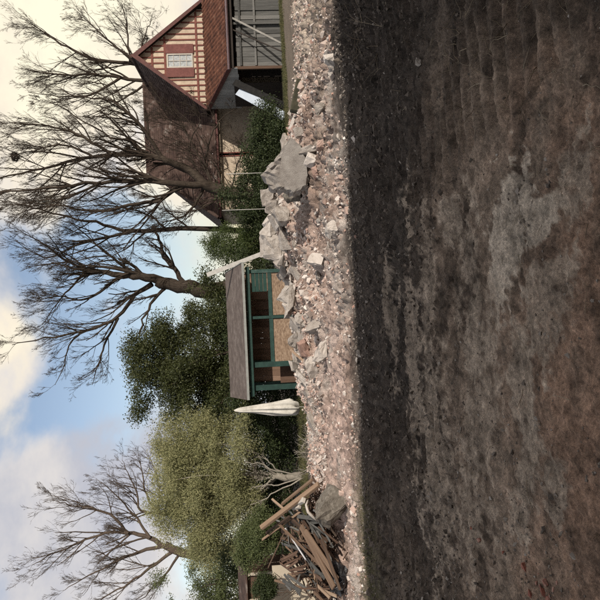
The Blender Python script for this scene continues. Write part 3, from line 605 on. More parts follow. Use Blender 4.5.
# ------------------------------------------------------------------ green timber pavilion
PY = 26.5
f_r = P(243, 263, PY - .5); f_l = P(249, 400, PY - .5)
pav = empty('garden_pavilion', ((f_r.x + f_l.x) / 2, PY, 0), 'open green timber garden pavilion with low brown felt roof', 'pavilion')
ox = (f_r.x + f_l.x) / 2; hwp = (f_r.x - f_l.x) / 2; ez = (f_r.z + f_l.z) / 2; tz = P(229, 335, PY + 2.6).z
mb = MB(); mb.prism([(-hwp, -.5, ez), (hwp, -.5, ez), (hwp - .25, 2.6, tz), (-hwp - .3, 2.6, tz)], (0, .01, .06)); mb.build('roof', M['felt'], pav)
mb = MB(); mb.prism([(-hwp, -.5, ez - .03), (hwp, -.5, ez - .03), (hwp, -.5, ez + .07), (-hwp, -.5, ez + .07)], (0, -.03, 0)); mb.build('roof_edge', M['felt_edge'], pav)
mb = MB(); mb.prism([(hwp + .005, -.5, ez - .07), (hwp - .245, 2.6, tz - .07), (hwp - .245, 2.6, tz + .08), (hwp + .005, -.5, ez + .08)], (.03, 0, 0)); mb.build('roof_edge', M['felt_edge'], pav)
MB().box(-hwp + .1, hwp - .15, -.28, -.16, ez - .24, ez - .075).build('beam', M['green_paint'], pav)
posts = [P(270, py, PY).x - ox for py in (271, 317, 364, 387)]
for px_, hw_ in zip(posts, (.075, .06, .11, .11)): MB().box(px_ - hw_, px_ + hw_, -.15, .0, -.1, ez - .08).build('post', M['green_paint'], pav, bevel=.008)
railz = P(271, 317, PY).z
MB().box(posts[2] + .077, posts[0] - .077, -.13, -.02, railz - .08, railz + .08).build('rail', M['green_paint'], pav, bevel=.006)
for i in range(2):
    MB().box(posts[i + 1] + .08, posts[i] - .08, -.09, -.06, -.05, railz - .083).build('chipboard_panel', M['osb'], pav)
z = railz + .12
while z < ez - .3:                                                        # green boards closing the right bay
    MB().box(posts[0] - .85, posts[0] - .08, -.11, -.085, z, z + .15).build('green_board', M['green_dark'], pav); z += .163
for x0 in np.arange(-hwp + .5, hwp - .5, .24):
    MB().box(x0, x0 + .232, 1.35 + random.uniform(0, .02), 1.38, -.1, ez + .2).build('back_board', M['wood_back'], pav)
for px_, zz in ((posts[1] + .5, .25), (posts[1] + .95, .2)): MB().box(px_ - .18, px_ + .18, .95, .98, railz - .2, ez - .15 - zz).build('hanging_board', M['wood_back'], pav)
MB().box(-hwp + .35, hwp - .4, .02, 2.3, -.12, .02).build('floor', M['wood_dark'], pav)
MB().box(posts[3] + .09, posts[2] - .09, .5, .53, -.05, .95).build('low_panel', M['wood_brown'], pav)
for px_ in posts[1:]: MB().box(px_ - .05, px_ + .05, 1.25, 1.34, -.1, ez + .1).build('rear_post', M['green_paint'], pav)
a = P(300, 240, 26.9); a.z = -.02; b = P(207, 275, 27.6)
lean_bar('leaning_plank', a, b, .19, .05, M['wire'], 'long pale grey plank leaning at the right end of the pavilion', 'plank')

# closed parasol
pb = P(299, 407, 25.0); pb.z = gh(pb.x, pb.y); ptop = P(234, 410, 25.0).z
par = empty('parasol', pb, 'closed white garden parasol beside the pavilion', 'parasol')
MB().tube([(0, 0, .05), (0, 0, ptop - pb.z - .02)], .022, 8).build('pole', M['wire'], par, smooth=True)
mb = MB(); H = ptop - pb.z; prof = [(.40, .06), (.46, .23), (.60, .28), (.95, .265), (1.4, .225), (1.8, .18), (2.2, .13), (H - .25, .09), (H - .10, .055), (H - .03, .03), (H, .012)]; nseg = 48; vv = []; ff = []
for i, (z, r_) in enumerate(prof):
    for k in range(nseg):
        a = 2 * math.pi * k / nseg; fold = 1 + .26 * math.sin(a * 8 + .5 * math.sin(z * 2)) * (1 - .8 * i / len(prof)) + .10 * math.sin(a * 3 + z * 3)
        vv.append((r_ * fold * math.cos(a), r_ * fold * math.sin(a), z + (.10 * math.sin(a * 5 + 1) if i < 3 else 0)))
for i in range(len(prof) - 1):
    for k in range(nseg): j = (k + 1) % nseg; ff.append([i * nseg + k, i * nseg + j, (i + 1) * nseg + j, (i + 1) * nseg + k])
link('canopy', np_mesh('canopy', vv, ff, True), M['parasol'], par)
MB().tube([(0, 0, -.05), (0, 0, .05)], .24, 16).build('base', M['concrete'], par)

# ------------------------------------------------------------------ trees
def unit(v): return v / (np.linalg.norm(v) + 1e-9)
def nrmv(v): return v / (np.linalg.norm(v, axis=-1, keepdims=True) + 1e-9)
class Grower:
    """limbs given as lines; twigs grow from them generation by generation"""
    SPEC = {1: (6, 4), 2: (5, 3), 3: (4, 3), 4: (3, 3)}
    def __init__(s, seed, wig=.12, trop=.10, minr=.0075, per=(6, 5, 1.7)): s.r = np.random.default_rng(seed); s.T = Tubes(); s.wig = wig; s.trop = trop; s.minr = minr; s.per = per; s.seeds = []
    def spawn(s, pts, rad, Ln, per, lo, hi, t0, a0=.45, a1=1.0):
        """pts (N,n,3), rad (N,n), Ln (N,) -> child p, d, L, r"""
        N_, n = rad.shape; cnt = s.r.poisson(per, N_) if per < 3 else np.maximum(1, np.round(per * s.r.uniform(.7, 1.3, N_)).astype(int)); par = np.repeat(np.arange(N_), cnt); m = len(par)
        t = t0 + (1 - t0) * s.r.random(m) ** .9; f = t * (n - 1) * .999; k = f.astype(int); u = (f - k)[:, None]
        A = pts[par, k]; B = pts[par, k + 1]; p = A * (1 - u) + B * u; d = nrmv(B - A); r0 = rad[par, k] * (1 - u[:, 0]) + rad[par, k + 1] * u[:, 0]
        q = s.r.normal(size=(m, 3)); q -= d * (q * d).sum(1)[:, None]; q = nrmv(nrmv(q) + np.array([0, 0, .35])); a = s.r.uniform(a0, a1, m)[:, None]
        return p, nrmv(d * np.cos(a) + q * np.sin(a)), Ln[par] * s.r.uniform(lo, hi, m) * (1 - .5 * t), np.maximum(s.minr, r0 * s.r.uniform(.42, .66, m))
    def line(s, p, d, Ln, r0, n, k):
        P_ = [p]; st = (Ln / (n - 1))[:, None]
        for i in range(n - 1):
            d = nrmv(d + s.r.normal(size=d.shape) * s.wig + np.array([0, 0, s.trop])); P_.append(P_[-1] + d * st)
        pts = np.stack(P_, 1); rad = r0[:, None] * np.linspace(1, .4, n)[None]; rad = np.maximum(rad, s.minr * .55); s.T.batch(pts, rad, k); return pts, rad
    def limb(s, pts, r0, r1, n, kl, t0=.2):
        pts = [np.array(p, float) for p in pts]; out = []                 # smooth the given line
        for i in range(len(pts) - 1):
            a, b, c, d = pts[max(0, i - 1)], pts[i], pts[i + 1], pts[min(len(pts) - 1, i + 2)]
            for t in np.linspace(0, 1, 5)[:-1]:
                out.append(.5 * (2 * b + (c - a) * t + (2 * a - 5 * b + 4 * c - d) * t * t + (3 * b - a - 3 * c + d) * t ** 3))
        out.append(pts[-1]); out = np.array(out); out[1:-1] += s.r.normal(size=(len(out) - 2, 3)) * .035
        t = np.linspace(0, 1, len(out)); rad = r0 + (r1 - r0) * t ** .8; s.T.add(out, rad, 9)
        if n: s.seeds.append(s.spawn(out[None], rad[None], np.array([kl]), n, .4, 1.0, t0, .45, .95))
    def seed(s, p, d, Ln, r): s.seeds.append((np.array([p]), np.array([d]), np.array([Ln]), np.array([r])))
    def finish(s, lev=4):
        p, d, Ln, r0 = [np.concatenate(q) for q in zip(*s.seeds)]
        for g in range(1, lev + 1):
            pts, rad = s.line(p, d, Ln, r0, *s.SPEC[g])
            if g < lev: p, d, Ln, r0 = s.spawn(pts, rad, Ln, s.per[g - 1], .4, .8, .18, .35, .9)
def pix(lst, D, seed=0, amp=.9):
    r = random.Random(seed); o = []; dd = 0
    for i, (x, y) in enumerate(lst):
        if i: dd += r.uniform(-amp, amp)
        o.append(P(x, y, D + dd)[:])
    return o
def bare_tree(name, label, D, trunk, limbs, seed, m, lev=4, group='bare winter trees', per=(6.5, 5.2, 2.0), nk=1.15, kk=1.35):
    t_ = pix(trunk['p'], D, seed, .15); base = np.array(t_[0]); base[2] = gh(base[0], base[1]) - .15; t_[0] = tuple(base)
    root = empty(name, (base[0], base[1], base[2] + .15), label, 'tree', group); g = Grower(seed, per=per); tr = Grower(seed + 1)
    tr.limb(t_, trunk['r'][0] * 1.3, trunk['r'][1] * 1.25, 0, 0)
    loc = root.location; tr.T.build('trunk', m, root, loc)
    for i, l in enumerate(limbs):
        pp = pix(l['p'], D, seed * 31 + i, .6); g.limb(pp, l['r'][0] * 1.25, l['r'][1] * 1.2, l.get('n', 9) * nk, l.get('k', 3.0) * kk, .12)
    g.finish(lev); g.T.build('branches', m, root, loc); return root
# gnarled thick tree behind the evergreen
bare_tree('bare_tree', 'gnarled bare tree with thick leaning trunk above the pavilion', 37,
    {'p': [(300, 287), (240, 288), (203, 290), (190, 287), (175, 286), (158, 281)], 'r': (.42, .27)},
    [{'p': [(163, 282), (140, 276), (118, 275), (98, 272), (82, 275)], 'r': (.24, .07), 'n': 9, 'k': 3.2},
     {'p': [(98, 272), (70, 262), (45, 245), (22, 232)], 'r': (.09, .015), 'n': 10, 'k': 3.0},
     {'p': [(82, 275), (68, 290), (55, 305), (42, 325)], 'r': (.06, .012), 'n': 7, 'k': 2.4},
     {'p': [(185, 284), (174, 268), (164, 257), (160, 240), (152, 226)], 'r': (.13, .05), 'n': 6, 'k': 2.2},
     {'p': [(152, 284), (135, 296), (118, 318), (85, 330), (45, 338), (12, 345)], 'r': (.13, .015), 'n': 13, 'k': 3.0},
     {'p': [(118, 318), (105, 345), (98, 365), (92, 385)], 'r': (.07, .012), 'n': 7, 'k': 2.2},
     {'p': [(85, 330), (70, 345), (62, 370), (55, 385)], 'r': (.05, .01), 'n': 6, 'k': 2.0},
     {'p': [(165, 288), (150, 305), (142, 325), (138, 345)], 'r': (.09, .02), 'n': 6, 'k': 1.8},
     {'p': [(120, 277), (95, 295), (78, 300), (60, 296), (40, 300)], 'r': (.08, .012), 'n': 9, 'k': 2.4},
     {'p': [(140, 277), (112, 258), (92, 240), (70, 222)], 'r': (.09, .012), 'n': 9, 'k': 2.6}], 21, M['bark'])
# slender straight trunk
bare_tree('bare_tree', 'slender bare tree with straight pale trunk left of the tiled roof', 38.5,
    {'p': [(300, 231), (250, 231), (215, 229), (170, 229), (125, 231)], 'r': (.16, .10)},
    [{'p': [(140, 230), (105, 238), (75, 246), (45, 258), (15, 240)], 'r': (.09, .012), 'n': 12, 'k': 3},
     {'p': [(125, 231), (95, 222), (60, 215), (25, 205), (0, 200)], 'r': (.09, .012), 'n': 12, 'k': 3},
     {'p': [(165, 229), (150, 215), (125, 208), (95, 205), (70, 208)], 'r': (.06, .012), 'n': 9, 'k': 2.4},
     {'p': [(150, 229), (130, 245), (115, 255), (95, 262)], 'r': (.05, .01), 'n': 7, 'k': 2},
     {'p': [(190, 229), (172, 215), (160, 200), (150, 190)], 'r': (.05, .01), 'n': 6, 'k': 2}], 33, M['bark'])
# big spreading tree in front of the roof
bare_tree('bare_tree', 'large spreading bare tree whose limbs cross the brown roof', 34.5,
    {'p': [(300, 196), (260, 196), (225, 192), (205, 184)], 'r': (.30, .24)},
    [{'p': [(207, 186), (185, 168), (165, 160), (145, 155), (93, 157), (45, 168), (0, 178)], 'r': (.20, .03), 'n': 22, 'k': 3.6},
     {'p': [(207, 186), (175, 184), (147, 182), (100, 182), (45, 188), (0, 192)], 'r': (.17, .03), 'n': 20, 'k': 3.4},
     {'p': [(165, 160), (143, 128), (124, 110), (112, 101), (85, 98), (55, 90)], 'r': (.10, .012), 'n': 14, 'k': 2.6},
     {'p': [(112, 155), (85, 138), (55, 128), (25, 124), (0, 122)], 'r': (.08, .012), 'n': 14, 'k': 2.8},
     {'p': [(145, 155), (130, 140), (112, 137), (75, 115), (45, 100)], 'r': (.08, .012), 'n': 12, 'k': 2.6},
     {'p': [(93, 157), (65, 145), (35, 150), (10, 156)], 'r': (.06, .012), 'n': 10, 'k': 2.4},
     {'p': [(180, 184), (160, 200), (130, 205), (95, 212), (55, 205), (15, 215)], 'r': (.12, .015), 'n': 17, 'k': 3.0},
     {'p': [(205, 184), (195, 205), (180, 218), (160, 222)], 'r': (.08, .02), 'n': 7, 'k': 2.2},
     {'p': [(215, 188), (205, 160), (212, 135), (222, 118), (235, 108)], 'r': (.06, .01), 'n': 8, 'k': 1.8},
     {'p': [(205, 184), (190, 150), (200, 120), (190, 95)], 'r': (.05, .01), 'n': 8, 'k': 1.8},
     {'p': [(215, 190), (190, 140), (170, 112), (150, 98)], 'r': (.05, .01), 'n': 11, 'k': 2.2},
     {'p': [(225, 192), (212, 160), (196, 130), (178, 112)], 'r': (.04, .01), 'n': 10, 'k': 1.8},
     {'p': [(230, 194), (238, 165), (240, 145), (222, 118)], 'r': (.04, .01), 'n': 9, 'k': 1.6},
     {'p': [(225, 192), (205, 206), (185, 212), (165, 210)], 'r': (.05, .01), 'n': 9, 'k': 1.8},
     {'p': [(100, 182), (70, 198), (40, 200), (10, 207)], 'r': (.06, .012), 'n': 10, 'k': 2.4}], 45, M['bark'], nk=1.25)
# tree behind the gable
bare_tree('bare_tree', 'bare tree rising behind the ridge of the half-timbered gable', 48,
    {'p': [(300, 92), (230, 92), (180, 88), (150, 80)], 'r': (.30, .2)},
    [{'p': [(150, 80), (137, 65), (97, 60), (67, 47), (45, 33), (25, 20)], 'r': (.16, .015), 'n': 20, 'k': 3.6},
     {'p': [(150, 80), (135, 80), (100, 75), (67, 75), (40, 72), (18, 68)], 'r': (.14, .015), 'n': 18, 'k': 3.4},
     {'p': [(137, 65), (120, 50), (105, 38), (92, 25), (78, 15)], 'r': (.09, .012), 'n': 14, 'k': 3},
     {'p': [(130, 62), (128, 40), (126, 22), (122, 5)], 'r': (.07, .012), 'n': 12, 'k': 2.8},
     {'p': [(140, 62), (142, 45), (148, 28), (152, 15)], 'r': (.06, .012), 'n': 12, 'k': 2.6},
     {'p': [(120, 78), (90, 95), (60, 96), (28, 92)], 'r': (.09, .012), 'n': 14, 'k': 3.2},
     {'p': [(150, 80), (130, 95), (105, 108), (80, 120)], 'r': (.09, .012), 'n': 12, 'k': 3}], 57, M['bark'], nk=1.2)
# tree at the far left
bare_tree('bare_tree', 'bare dark tree rising behind the pale bushy tree', 42,
    {'p': [(300, 545), (240, 550), (205, 556), (182, 553), (165, 545)], 'r': (.28, .2)},
    [{'p': [(168, 548), (150, 538), (128, 533), (105, 533), (80, 542), (55, 553), (32, 565)], 'r': (.15, .015), 'n': 18, 'k': 3.2},
     {'p': [(128, 533), (110, 515), (90, 508), (70, 505), (52, 500)], 'r': (.09, .012), 'n': 13, 'k': 2.8},
     {'p': [(150, 538), (138, 520), (125, 505), (110, 490), (98, 480)], 'r': (.08, .012), 'n': 12, 'k': 2.6},
     {'p': [(165, 546), (140, 552), (115, 562), (90, 575), (65, 590)], 'r': (.12, .015), 'n': 15, 'k': 2.8},
     {'p': [(172, 552), (150, 568), (130, 582), (105, 597), (85, 612)], 'r': (.10, .015), 'n': 13, 'k': 2.8},
     {'p': [(180, 553), (165, 575), (148, 592), (135, 606)], 'r': (.08, .012), 'n': 10, 'k': 2.4}], 69, M['bark_dark'])
bare_tree('bare_tree', 'small bare tree showing between the evergreen and the pale bushy tree', 44,
    {'p': [(300, 500), (230, 505), (190, 512), (162, 514)], 'r': (.18, .13)},
    [{'p': [(162, 514), (152, 505), (145, 490), (142, 472), (138, 455)], 'r': (.10, .012), 'n': 12, 'k': 2.6},
     {'p': [(162, 514), (140, 510), (138, 495), (130, 478), (122, 460)], 'r': (.09, .012), 'n': 12, 'k': 2.4},
     {'p': [(158, 511), (160, 490), (155, 470), (148, 455)], 'r': (.07, .012), 'n': 10, 'k': 2.2}], 75, M['bark_dark'], lev=3)

def leaf_mesh(name, cen, ln, wd, m, parent, seed, droop=0.0, loc=(0, 0, 0)):
    r = np.random.default_rng(seed); n = len(cen); a = r.normal(size=(n, 3)); a[:, 2] -= droop; a /= np.linalg.norm(a, axis=1)[:, None]
    q = r.normal(size=(n, 3)); b = np.cross(a, q); b /= np.linalg.norm(b, axis=1)[:, None] + 1e-9; nrm = np.cross(a, b)
    l = (ln * r.uniform(.6, 1.3, n))[:, None]; w_ = (wd * r.uniform(.6, 1.3, n))[:, None]
    cen = cen - np.array(loc)
    V = np.stack([cen - a * l / 2, cen + b * w_ / 2 + nrm * l * .08, cen + a * l / 2, cen - b * w_ / 2 + nrm * l * .08], 1).reshape(-1, 3)
    i = np.arange(n)[:, None] * 4; F = np.concatenate([i + np.array([[0, 1, 2]]), i + np.array([[0, 2, 3]])])
    F = (i + np.array([[0, 1, 2, 3]]))
    return link(name, np_mesh(name, V, F), m, parent)
def crown_points(ells, nclump, per, cr, seed, shell=.55, flat=.75):
    r = np.random.default_rng(seed); out = []; cl_ = []
    vol = np.array([e[1][0] * e[1][1] * e[1][2] for e in ells]); vol = vol / vol.sum()
    for (c, rad), f in zip(ells, vol):
        k = max(2, int(nclump * f)); d = r.normal(size=(k, 3)); d /= np.linalg.norm(d, axis=1)[:, None]
        rr = (shell + (1 - shell) * r.random(k) ** .6) * r.uniform(.85, 1.12, k); p = np.array(c) + d * rr[:, None] * np.array(rad); cl_.append(p)
        for q in p:
            s = cr * r.uniform(.55, 1.35); m_ = int(per * r.uniform(.5, 1.5) * (s / cr) ** 2)
            out.append(q + np.clip(r.normal(size=(m_, 3)) * .5, -1.2, 1.2) * s * np.array([1, 1, flat]))
    return np.concatenate(out), np.concatenate(cl_)
def leafy_tree(name, label, ells, nclump, per, cr, ln, wd, m, bark, base, seed, droop=0., shell=.55, trunk_r=.2, cat='tree', group=None, limbs=26, flat=.75):
    base = np.array([base[0], base[1], gh(base[0], base[1])]); root = empty(name, base, label, cat, group)
    pts, cl_ = crown_points(ells, nclump, per, cr, seed, shell, flat); pts = pts[pts[:, 2] > base[2] + .02]
    r = np.random.default_rng(seed + 5); T = Tubes(); top = np.mean([e[0] for e in ells], 0); fork = base + (top - base) * .55
    n = 7; tp = np.linspace(base - np.array([0, 0, .15]), fork, n); tp[1:-1] += r.normal(size=(n - 2, 3)) * trunk_r * .35; T.add(tp, np.linspace(trunk_r, trunk_r * .65, n), 9)
    T.build('trunk', bark, root, base); T = Tubes()
    for q in cl_[r.permutation(len(cl_))[:limbs]]:
        a = tp[r.integers(3, n)]; ml = (a + q) / 2 + r.normal(size=3) * .25; T.add([a, (a + ml) / 2 + r.normal(size=3) * .08, ml, (ml + q) / 2 + r.normal(size=3) * .08, q], np.linspace(trunk_r * .4, .012, 5), 5)
    T.build('limbs', bark, root, base)
    leaf_mesh('crown', pts, ln, wd, m, root, seed + 9, droop, base); return root
def E(px, py, D, rx, rz, ry=None): c = P(px, py, D); return (c[:], (rx, ry or rx * .8, rz))
# dark evergreen behind the pavilion
leafy_tree('evergreen_tree', 'dense dark evergreen tree towering behind the pavilion', [E(190, 350, 33.5, 2.7, 2.7), E(208, 308, 33.5, 1.9, 1.8), E(160, 380, 33.5, 2.2, 2.0), E(200, 395, 33.2, 2.0, 2.6), E(150, 350, 34, 1.6, 1.5), E(235, 360, 33, 3.2, 1.8), E(138, 395, 33.5, 1.2, .9), E(226, 298, 33.5, 1.2, 1.2), E(192, 413, 33.3, 1.1, 1.6)],
    340, 370, .60, .12, .062, M['leaf_oak'], M['bark_dark'], P(300, 350, 33.5), 101, shell=.25, trunk_r=.3)
# pale bushy tree at the left
leafy_tree('bushy_tree', 'pale yellow-green bushy tree at the left of the yard', [E(200, 475, 31, 2.6, 2.4), E(180, 460, 31, 1.9, 1.6), E(195, 510, 31, 2.2, 2.0), E(225, 450, 30.5, 1.8, 1.6), E(170, 495, 31, 1.3, 1.2), E(235, 490, 30.5, 2.0, 1.2), E(200, 430, 30.8, 1.0, 1.4), E(172, 440, 31, 1.1, 1.0), E(190, 424, 31.5, .9, 1.2), E(185, 530, 31, 1.2, 1.2), E(222, 522, 30.5, 1.5, 1.5), E(212, 542, 30.5, 1.1, 1.2)],
    360, 390, .58, .13, .034, M['leaf_pale'], M['bark_pale'], P(300, 475, 31), 111, droop=.7, shell=.22, trunk_r=.2)
# conifer-like shrubs between
leafy_tree('evergreen_shrub', 'feathery green evergreen shrub between roof and pavilion', [E(240, 243, 32.5, 1.0, 1.5), E(222, 243, 32.5, .8, 1.3), E(262, 240, 32, 1.3, 1.2), E(205, 246, 32.5, .45, .6)],
    130, 200, .38, .11, .03, M['leaf_conifer'], M['bark_dark'], P(300, 243, 32.5), 121, droop=-.3, trunk_r=.1, cat='shrub', limbs=14)
# hedges / shrubs along the back
leafy_tree('hedge', 'dark leafy hedge below the house wall, right of the concrete slab', [E(266, 130, 31.5, 1.2, .95), E(264, 150, 31.5, 1.2, 1.0), E(262, 172, 31.5, 1.2, 1.15), E(252, 197, 31.5, 1.3, 1.5), E(272, 140, 31, 1.4, .9), E(274, 180, 31, 1.4, .9), E(262, 215, 31.2, 1.2, 1.2)],
    230, 220, .45, .10, .055, M['leaf_hedge'], M['bark_dark'], P(300, 165, 31.5), 131, shell=.3, trunk_r=.08, cat='hedge', limbs=20)
leafy_tree('hedge', 'dark shaded hedge beneath the pale bushy tree', [E(270, 430, 31.5, 1.3, 1.6), E(272, 460, 32, 1.4, 1.6), E(272, 495, 32, 1.5, 1.6), E(270, 525, 32, 1.4, 1.5), E(250, 550, 33, 1.5, 1.6), E(280, 415, 30, .8, .9)],
    210, 200, .48, .10, .06, M['leaf_hedge'], M['bark_dark'], P(300, 480, 32), 141, shell=.3, trunk_r=.08, cat='hedge', limbs=20)
leafy_tree('leafy_shrub', 'fresh green shrub behind the wood pile', [E(252, 538, 27, .8, .6), E(260, 522, 27, .6, .6), E(250, 556, 27, .6, .6), E(266, 535, 26.5, .8, .6)],
    120, 200, .34, .09, .045, M['leaf_green'], M['bark_dark'], P(300, 540, 27), 151, trunk_r=.07, cat='shrub', limbs=14)
leafy_tree('clipped_shrub', 'small round dark green shrub at the left edge beside the beige panels', [E(264, 590, 24, .45, .4), E(268, 585, 24, .35, .35)],
    60, 180, .18, .06, .035, M['leaf_hedge'], M['bark_dark'], P(300, 590, 24), 161, trunk_r=.05, cat='shrub', limbs=8)
leafy_tree('leafy_tree', 'green tree at the far left edge beyond the garden', [E(215, 575, 38, 2.2, 1.7), E(235, 600, 38, 2.2, 2.0), E(205, 605, 38, 1.6, 1.4), E(160, 590, 38, 1.0, .9), E(230, 555, 37, 1.4, 1.4)],
    180, 200, .52, .11, .055, M['leaf_green'], M['bark_dark'], P(300, 585, 38), 171, shell=.35, trunk_r=.2)
leafy_tree('hedge', 'dark hedge behind the parasol and pavilion', [E(262, 395, 31, 1.2, 2.0), E(235, 405, 33, 1.3, 1.8), E(225, 420, 33.5, 1.2, 1.5), E(266, 375, 31.5, 1.4, 2.0), E(262, 340, 31.5, 1.6, 2.0), E(262, 300, 31.5, 1.6, 2.0), E(262, 265, 31.5, 1.3, 1.8), E(275, 410, 30.5, 1.2, 1.5)],
    200, 230, .5, .10, .055, M['leaf_hedge'], M['bark_dark'], P(300, 330, 31.5), 145, shell=.3, trunk_r=.08, cat='hedge', limbs=14)
leafy_tree('hedge', 'tall dark hedge closing the back of the garden', [(((i - 4) * 4.6 - 1, 47 + (i % 3), 1.6), (2.9, 1.5, 2.3 + .4 * (i % 2))) for i in range(9)],
    330, 100, .7, .24, .14, M['leaf_hedge'], M['bark_dark'], (0, 47, 0), 147, shell=.3, trunk_r=.1, cat='hedge', limbs=10)
# pale bare limbs under the bushy tree
g = Grower(88, .12, .05, .010, (3, 2, 0)); q0 = P(292, 478, 28.5); q0.z = gh(q0.x, q0.y) - .1
root = empty('dead_branch', q0, 'pale bare forked branches standing under the bushy tree', 'branch')
for l in ([(290, 478), (275, 470), (262, 464), (245, 462)], [(282, 474), (270, 462), (262, 456)], [(290, 478), (278, 484), (268, 484), (252, 487)], [(288, 479), (275, 492), (262, 500), (250, 505)]):
    pp = pix(l, 28.5, 3, .2); pp[0] = q0[:] if l[0][0] > 285 else pp[0]; g.limb(pp, .040, .014, 4, .8, .4)
g.finish(2); g.T.build('branches', M['bark_pale'], root, q0)

# ------------------------------------------------------------------ things at the far left
fy = 25.0
for i in range(4):
    a = P(300, 564 + i * 14, fy); b = P(300, 577 + i * 14, fy); zt = P(268 + (i == 0) * 3, 570 + i * 14, fy).z
    o = MB().box(0, abs(a.x - b.x), 0, .04, 0, zt).build('fence_panel', M['beige'], None, loc=(b.x, fy + .01 * i, gh(b.x, fy) - .02))
    tag(o, ['beige fence panel nearest the wood pile', 'second beige fence panel left of the wood pile', 'third beige fence panel left of the wood pile', 'leftmost beige fence panel at the edge of view'][i], 'fence', 'beige fence panels')
shd = P(300, 590, 29); zt = P(240, 585, 29).z
gs = empty('garden_shed', (shd.x, 29, 0), 'small dark brown shed behind the shrubs at the left edge', 'shed')
MB().box(-1.3, 1.1, 0, .06, -.1, zt - .25).build('front_wall', M['wood_brown'], gs)
mb = MB(); mb.prism([(-1.5, -.3, zt - .35), (1.3, -.3, zt - .35), (1.3, 1.6, zt + .1), (-1.5, 1.6, zt + .1)], (0, 0, .06)); mb.build('roof', M['tile_brown'], gs)
for xx in (-1.3, -.3, .9): MB().box(xx, xx + .1, -.2, -.1, -.1, zt - .36).build('post', M['beige'], gs)
MB().box(-1.3, -1.24, .06, 1.5, -.1, zt - .2).build('side_wall', M['wood_brown'], gs); MB().box(1.04, 1.1, .06, 1.5, -.1, zt - .2).build('side_wall', M['wood_brown'], gs)
for (x0, y0, y1_, lbl) in ((172, 226, 268, 'thin grey pole standing in the hedge near the concrete slab'), (208, 222, 268, 'thin grey pole standing at the left end of the hedge')):
    b = P(290, x0, 30); tp = P(y0, x0, 30); o = MB().tube([(0, 0, -.1), (0, 0, tp.z)], .016, 6).build('thin_pole', M['wire'], None, loc=(b.x, 30, 0)); tag(o, lbl, 'pole')

# ------------------------------------------------------------------ hero rubble
def lumpy(seed, sx, sy, sz, n=16, cuts=2, amp=.05, box=.6):
    v, f = rock_arr(seed, n, 1.25, box); v = v * np.array([1, 1.3, 1.2])
    bm = bmesh.new(); vs_ = [bm.verts.new(p * np.array([sx, sy, sz])) for p in v]
    for q in f: bm.faces.new([vs_[i] for i in q])
    bmesh.ops.recalc_face_normals(bm, faces=bm.faces)
    if cuts: bmesh.ops.subdivide_edges(bm, edges=bm.edges, cuts=cuts, use_grid_fill=True)
    r = np.random.default_rng(seed + 1)
    k = amp * min(sx, sy, sz); o3 = r.uniform(0, 50, 3); fq = 3.0 / max(sx, sy, sz)
    P3 = np.array([q.co[:] for q in bm.verts]); bm.normal_update()
    dn = fbm(P3[:, 0] + o3[0] + P3[:, 2] * .7, P3[:, 1] + o3[1] - P3[:, 2] * .7, fq, 4, seed, .65) * 4.5 * k
    for q, h_ in zip(bm.verts, dn): q.co += q.normal * float(h_) + Vector(r.normal(size=3) * k * .45)
    me = bpy.data.meshes.new('chunk'); bm.to_mesh(me); bm.free(); return me
def place(name, me, m, px, py, D, rot, label, cat, group=None, rest=True):
    """centre at a photo pixel; D from the bank it lies on"""
    p = P(px, py, D); o = link(name, me, m, None, p, rot); tag(o, label, cat, group); return o
# the big tilted slab
SD = (hit(312, 165) or 17) - .1
def slab_pt(cx, cy, d):                                                   # crop coords of the zoomed photo -> point
    p = P(250 + cx / 6, 120 + cy / 6, SD); return np.array([p.x, p.y + d, p.z])
face = [(245, 118), (300, 168), (338, 258), (345, 330), (338, 385), (268, 412), (225, 402), (190, 378), (178, 300), (183, 240), (200, 180)]
rim = [(235, 125), (315, 165), (352, 255), (358, 335), (345, 395), (275, 432), (205, 412), (130, 400), (78, 310), (110, 258), (165, 218)]
def dense(pl, k=4):
    o = []
    for i in range(len(pl)):
        a = np.array(pl[i]); b = np.array(pl[(i + 1) % len(pl)])
        for t in range(k): o.append(a + (b - a) * t / k)
    return o
r_ = np.random.default_rng(5); fa = dense(face); ri = dense(rim); n = len(fa); vv = []; ff = []
tilt = lambda c: (c[0] - 260) * -.0012 + (c[1] - 260) * .0014                                    # the face leans back towards its top
layers = []
layers.append([slab_pt(*(p + r_.normal(size=2) * 2.0), tilt(p)) for p in fa])
for t, dd, am in ((.25, .02, 4), (.5, .07, 6), (.75, .12, 7), (1, .20, 7)):
    layers.append([slab_pt(*(a * (1 - t) + b * t + r_.normal(size=2) * am), tilt(a) + dd + r_.normal() * .025) for a, b in zip(fa, ri)])
layers.append([slab_pt(*(b + r_.normal(size=2) * 6), .48 + tilt(b)) for b in ri])
for l in layers: vv += l
for i in range(len(layers) - 1):
    for k in range(n): j = (k + 1) % n; ff.append([i * n + k, i * n + j, (i + 1) * n + j, (i + 1) * n + k])
ff.append(list(range(n))[::-1]); ff.append([(len(layers) - 1) * n + k for k in range(n)])
c0 = np.mean(vv, 0); mb = MB(); mb.v = [tuple(np.array(p) - c0) for p in vv]; mb.f = ff
o = mb.build('concrete_slab', M['slab'], None, loc=tuple(c0)); tag(o, 'big grey broken concrete slab standing tilted on the rubble bank', 'concrete slab')
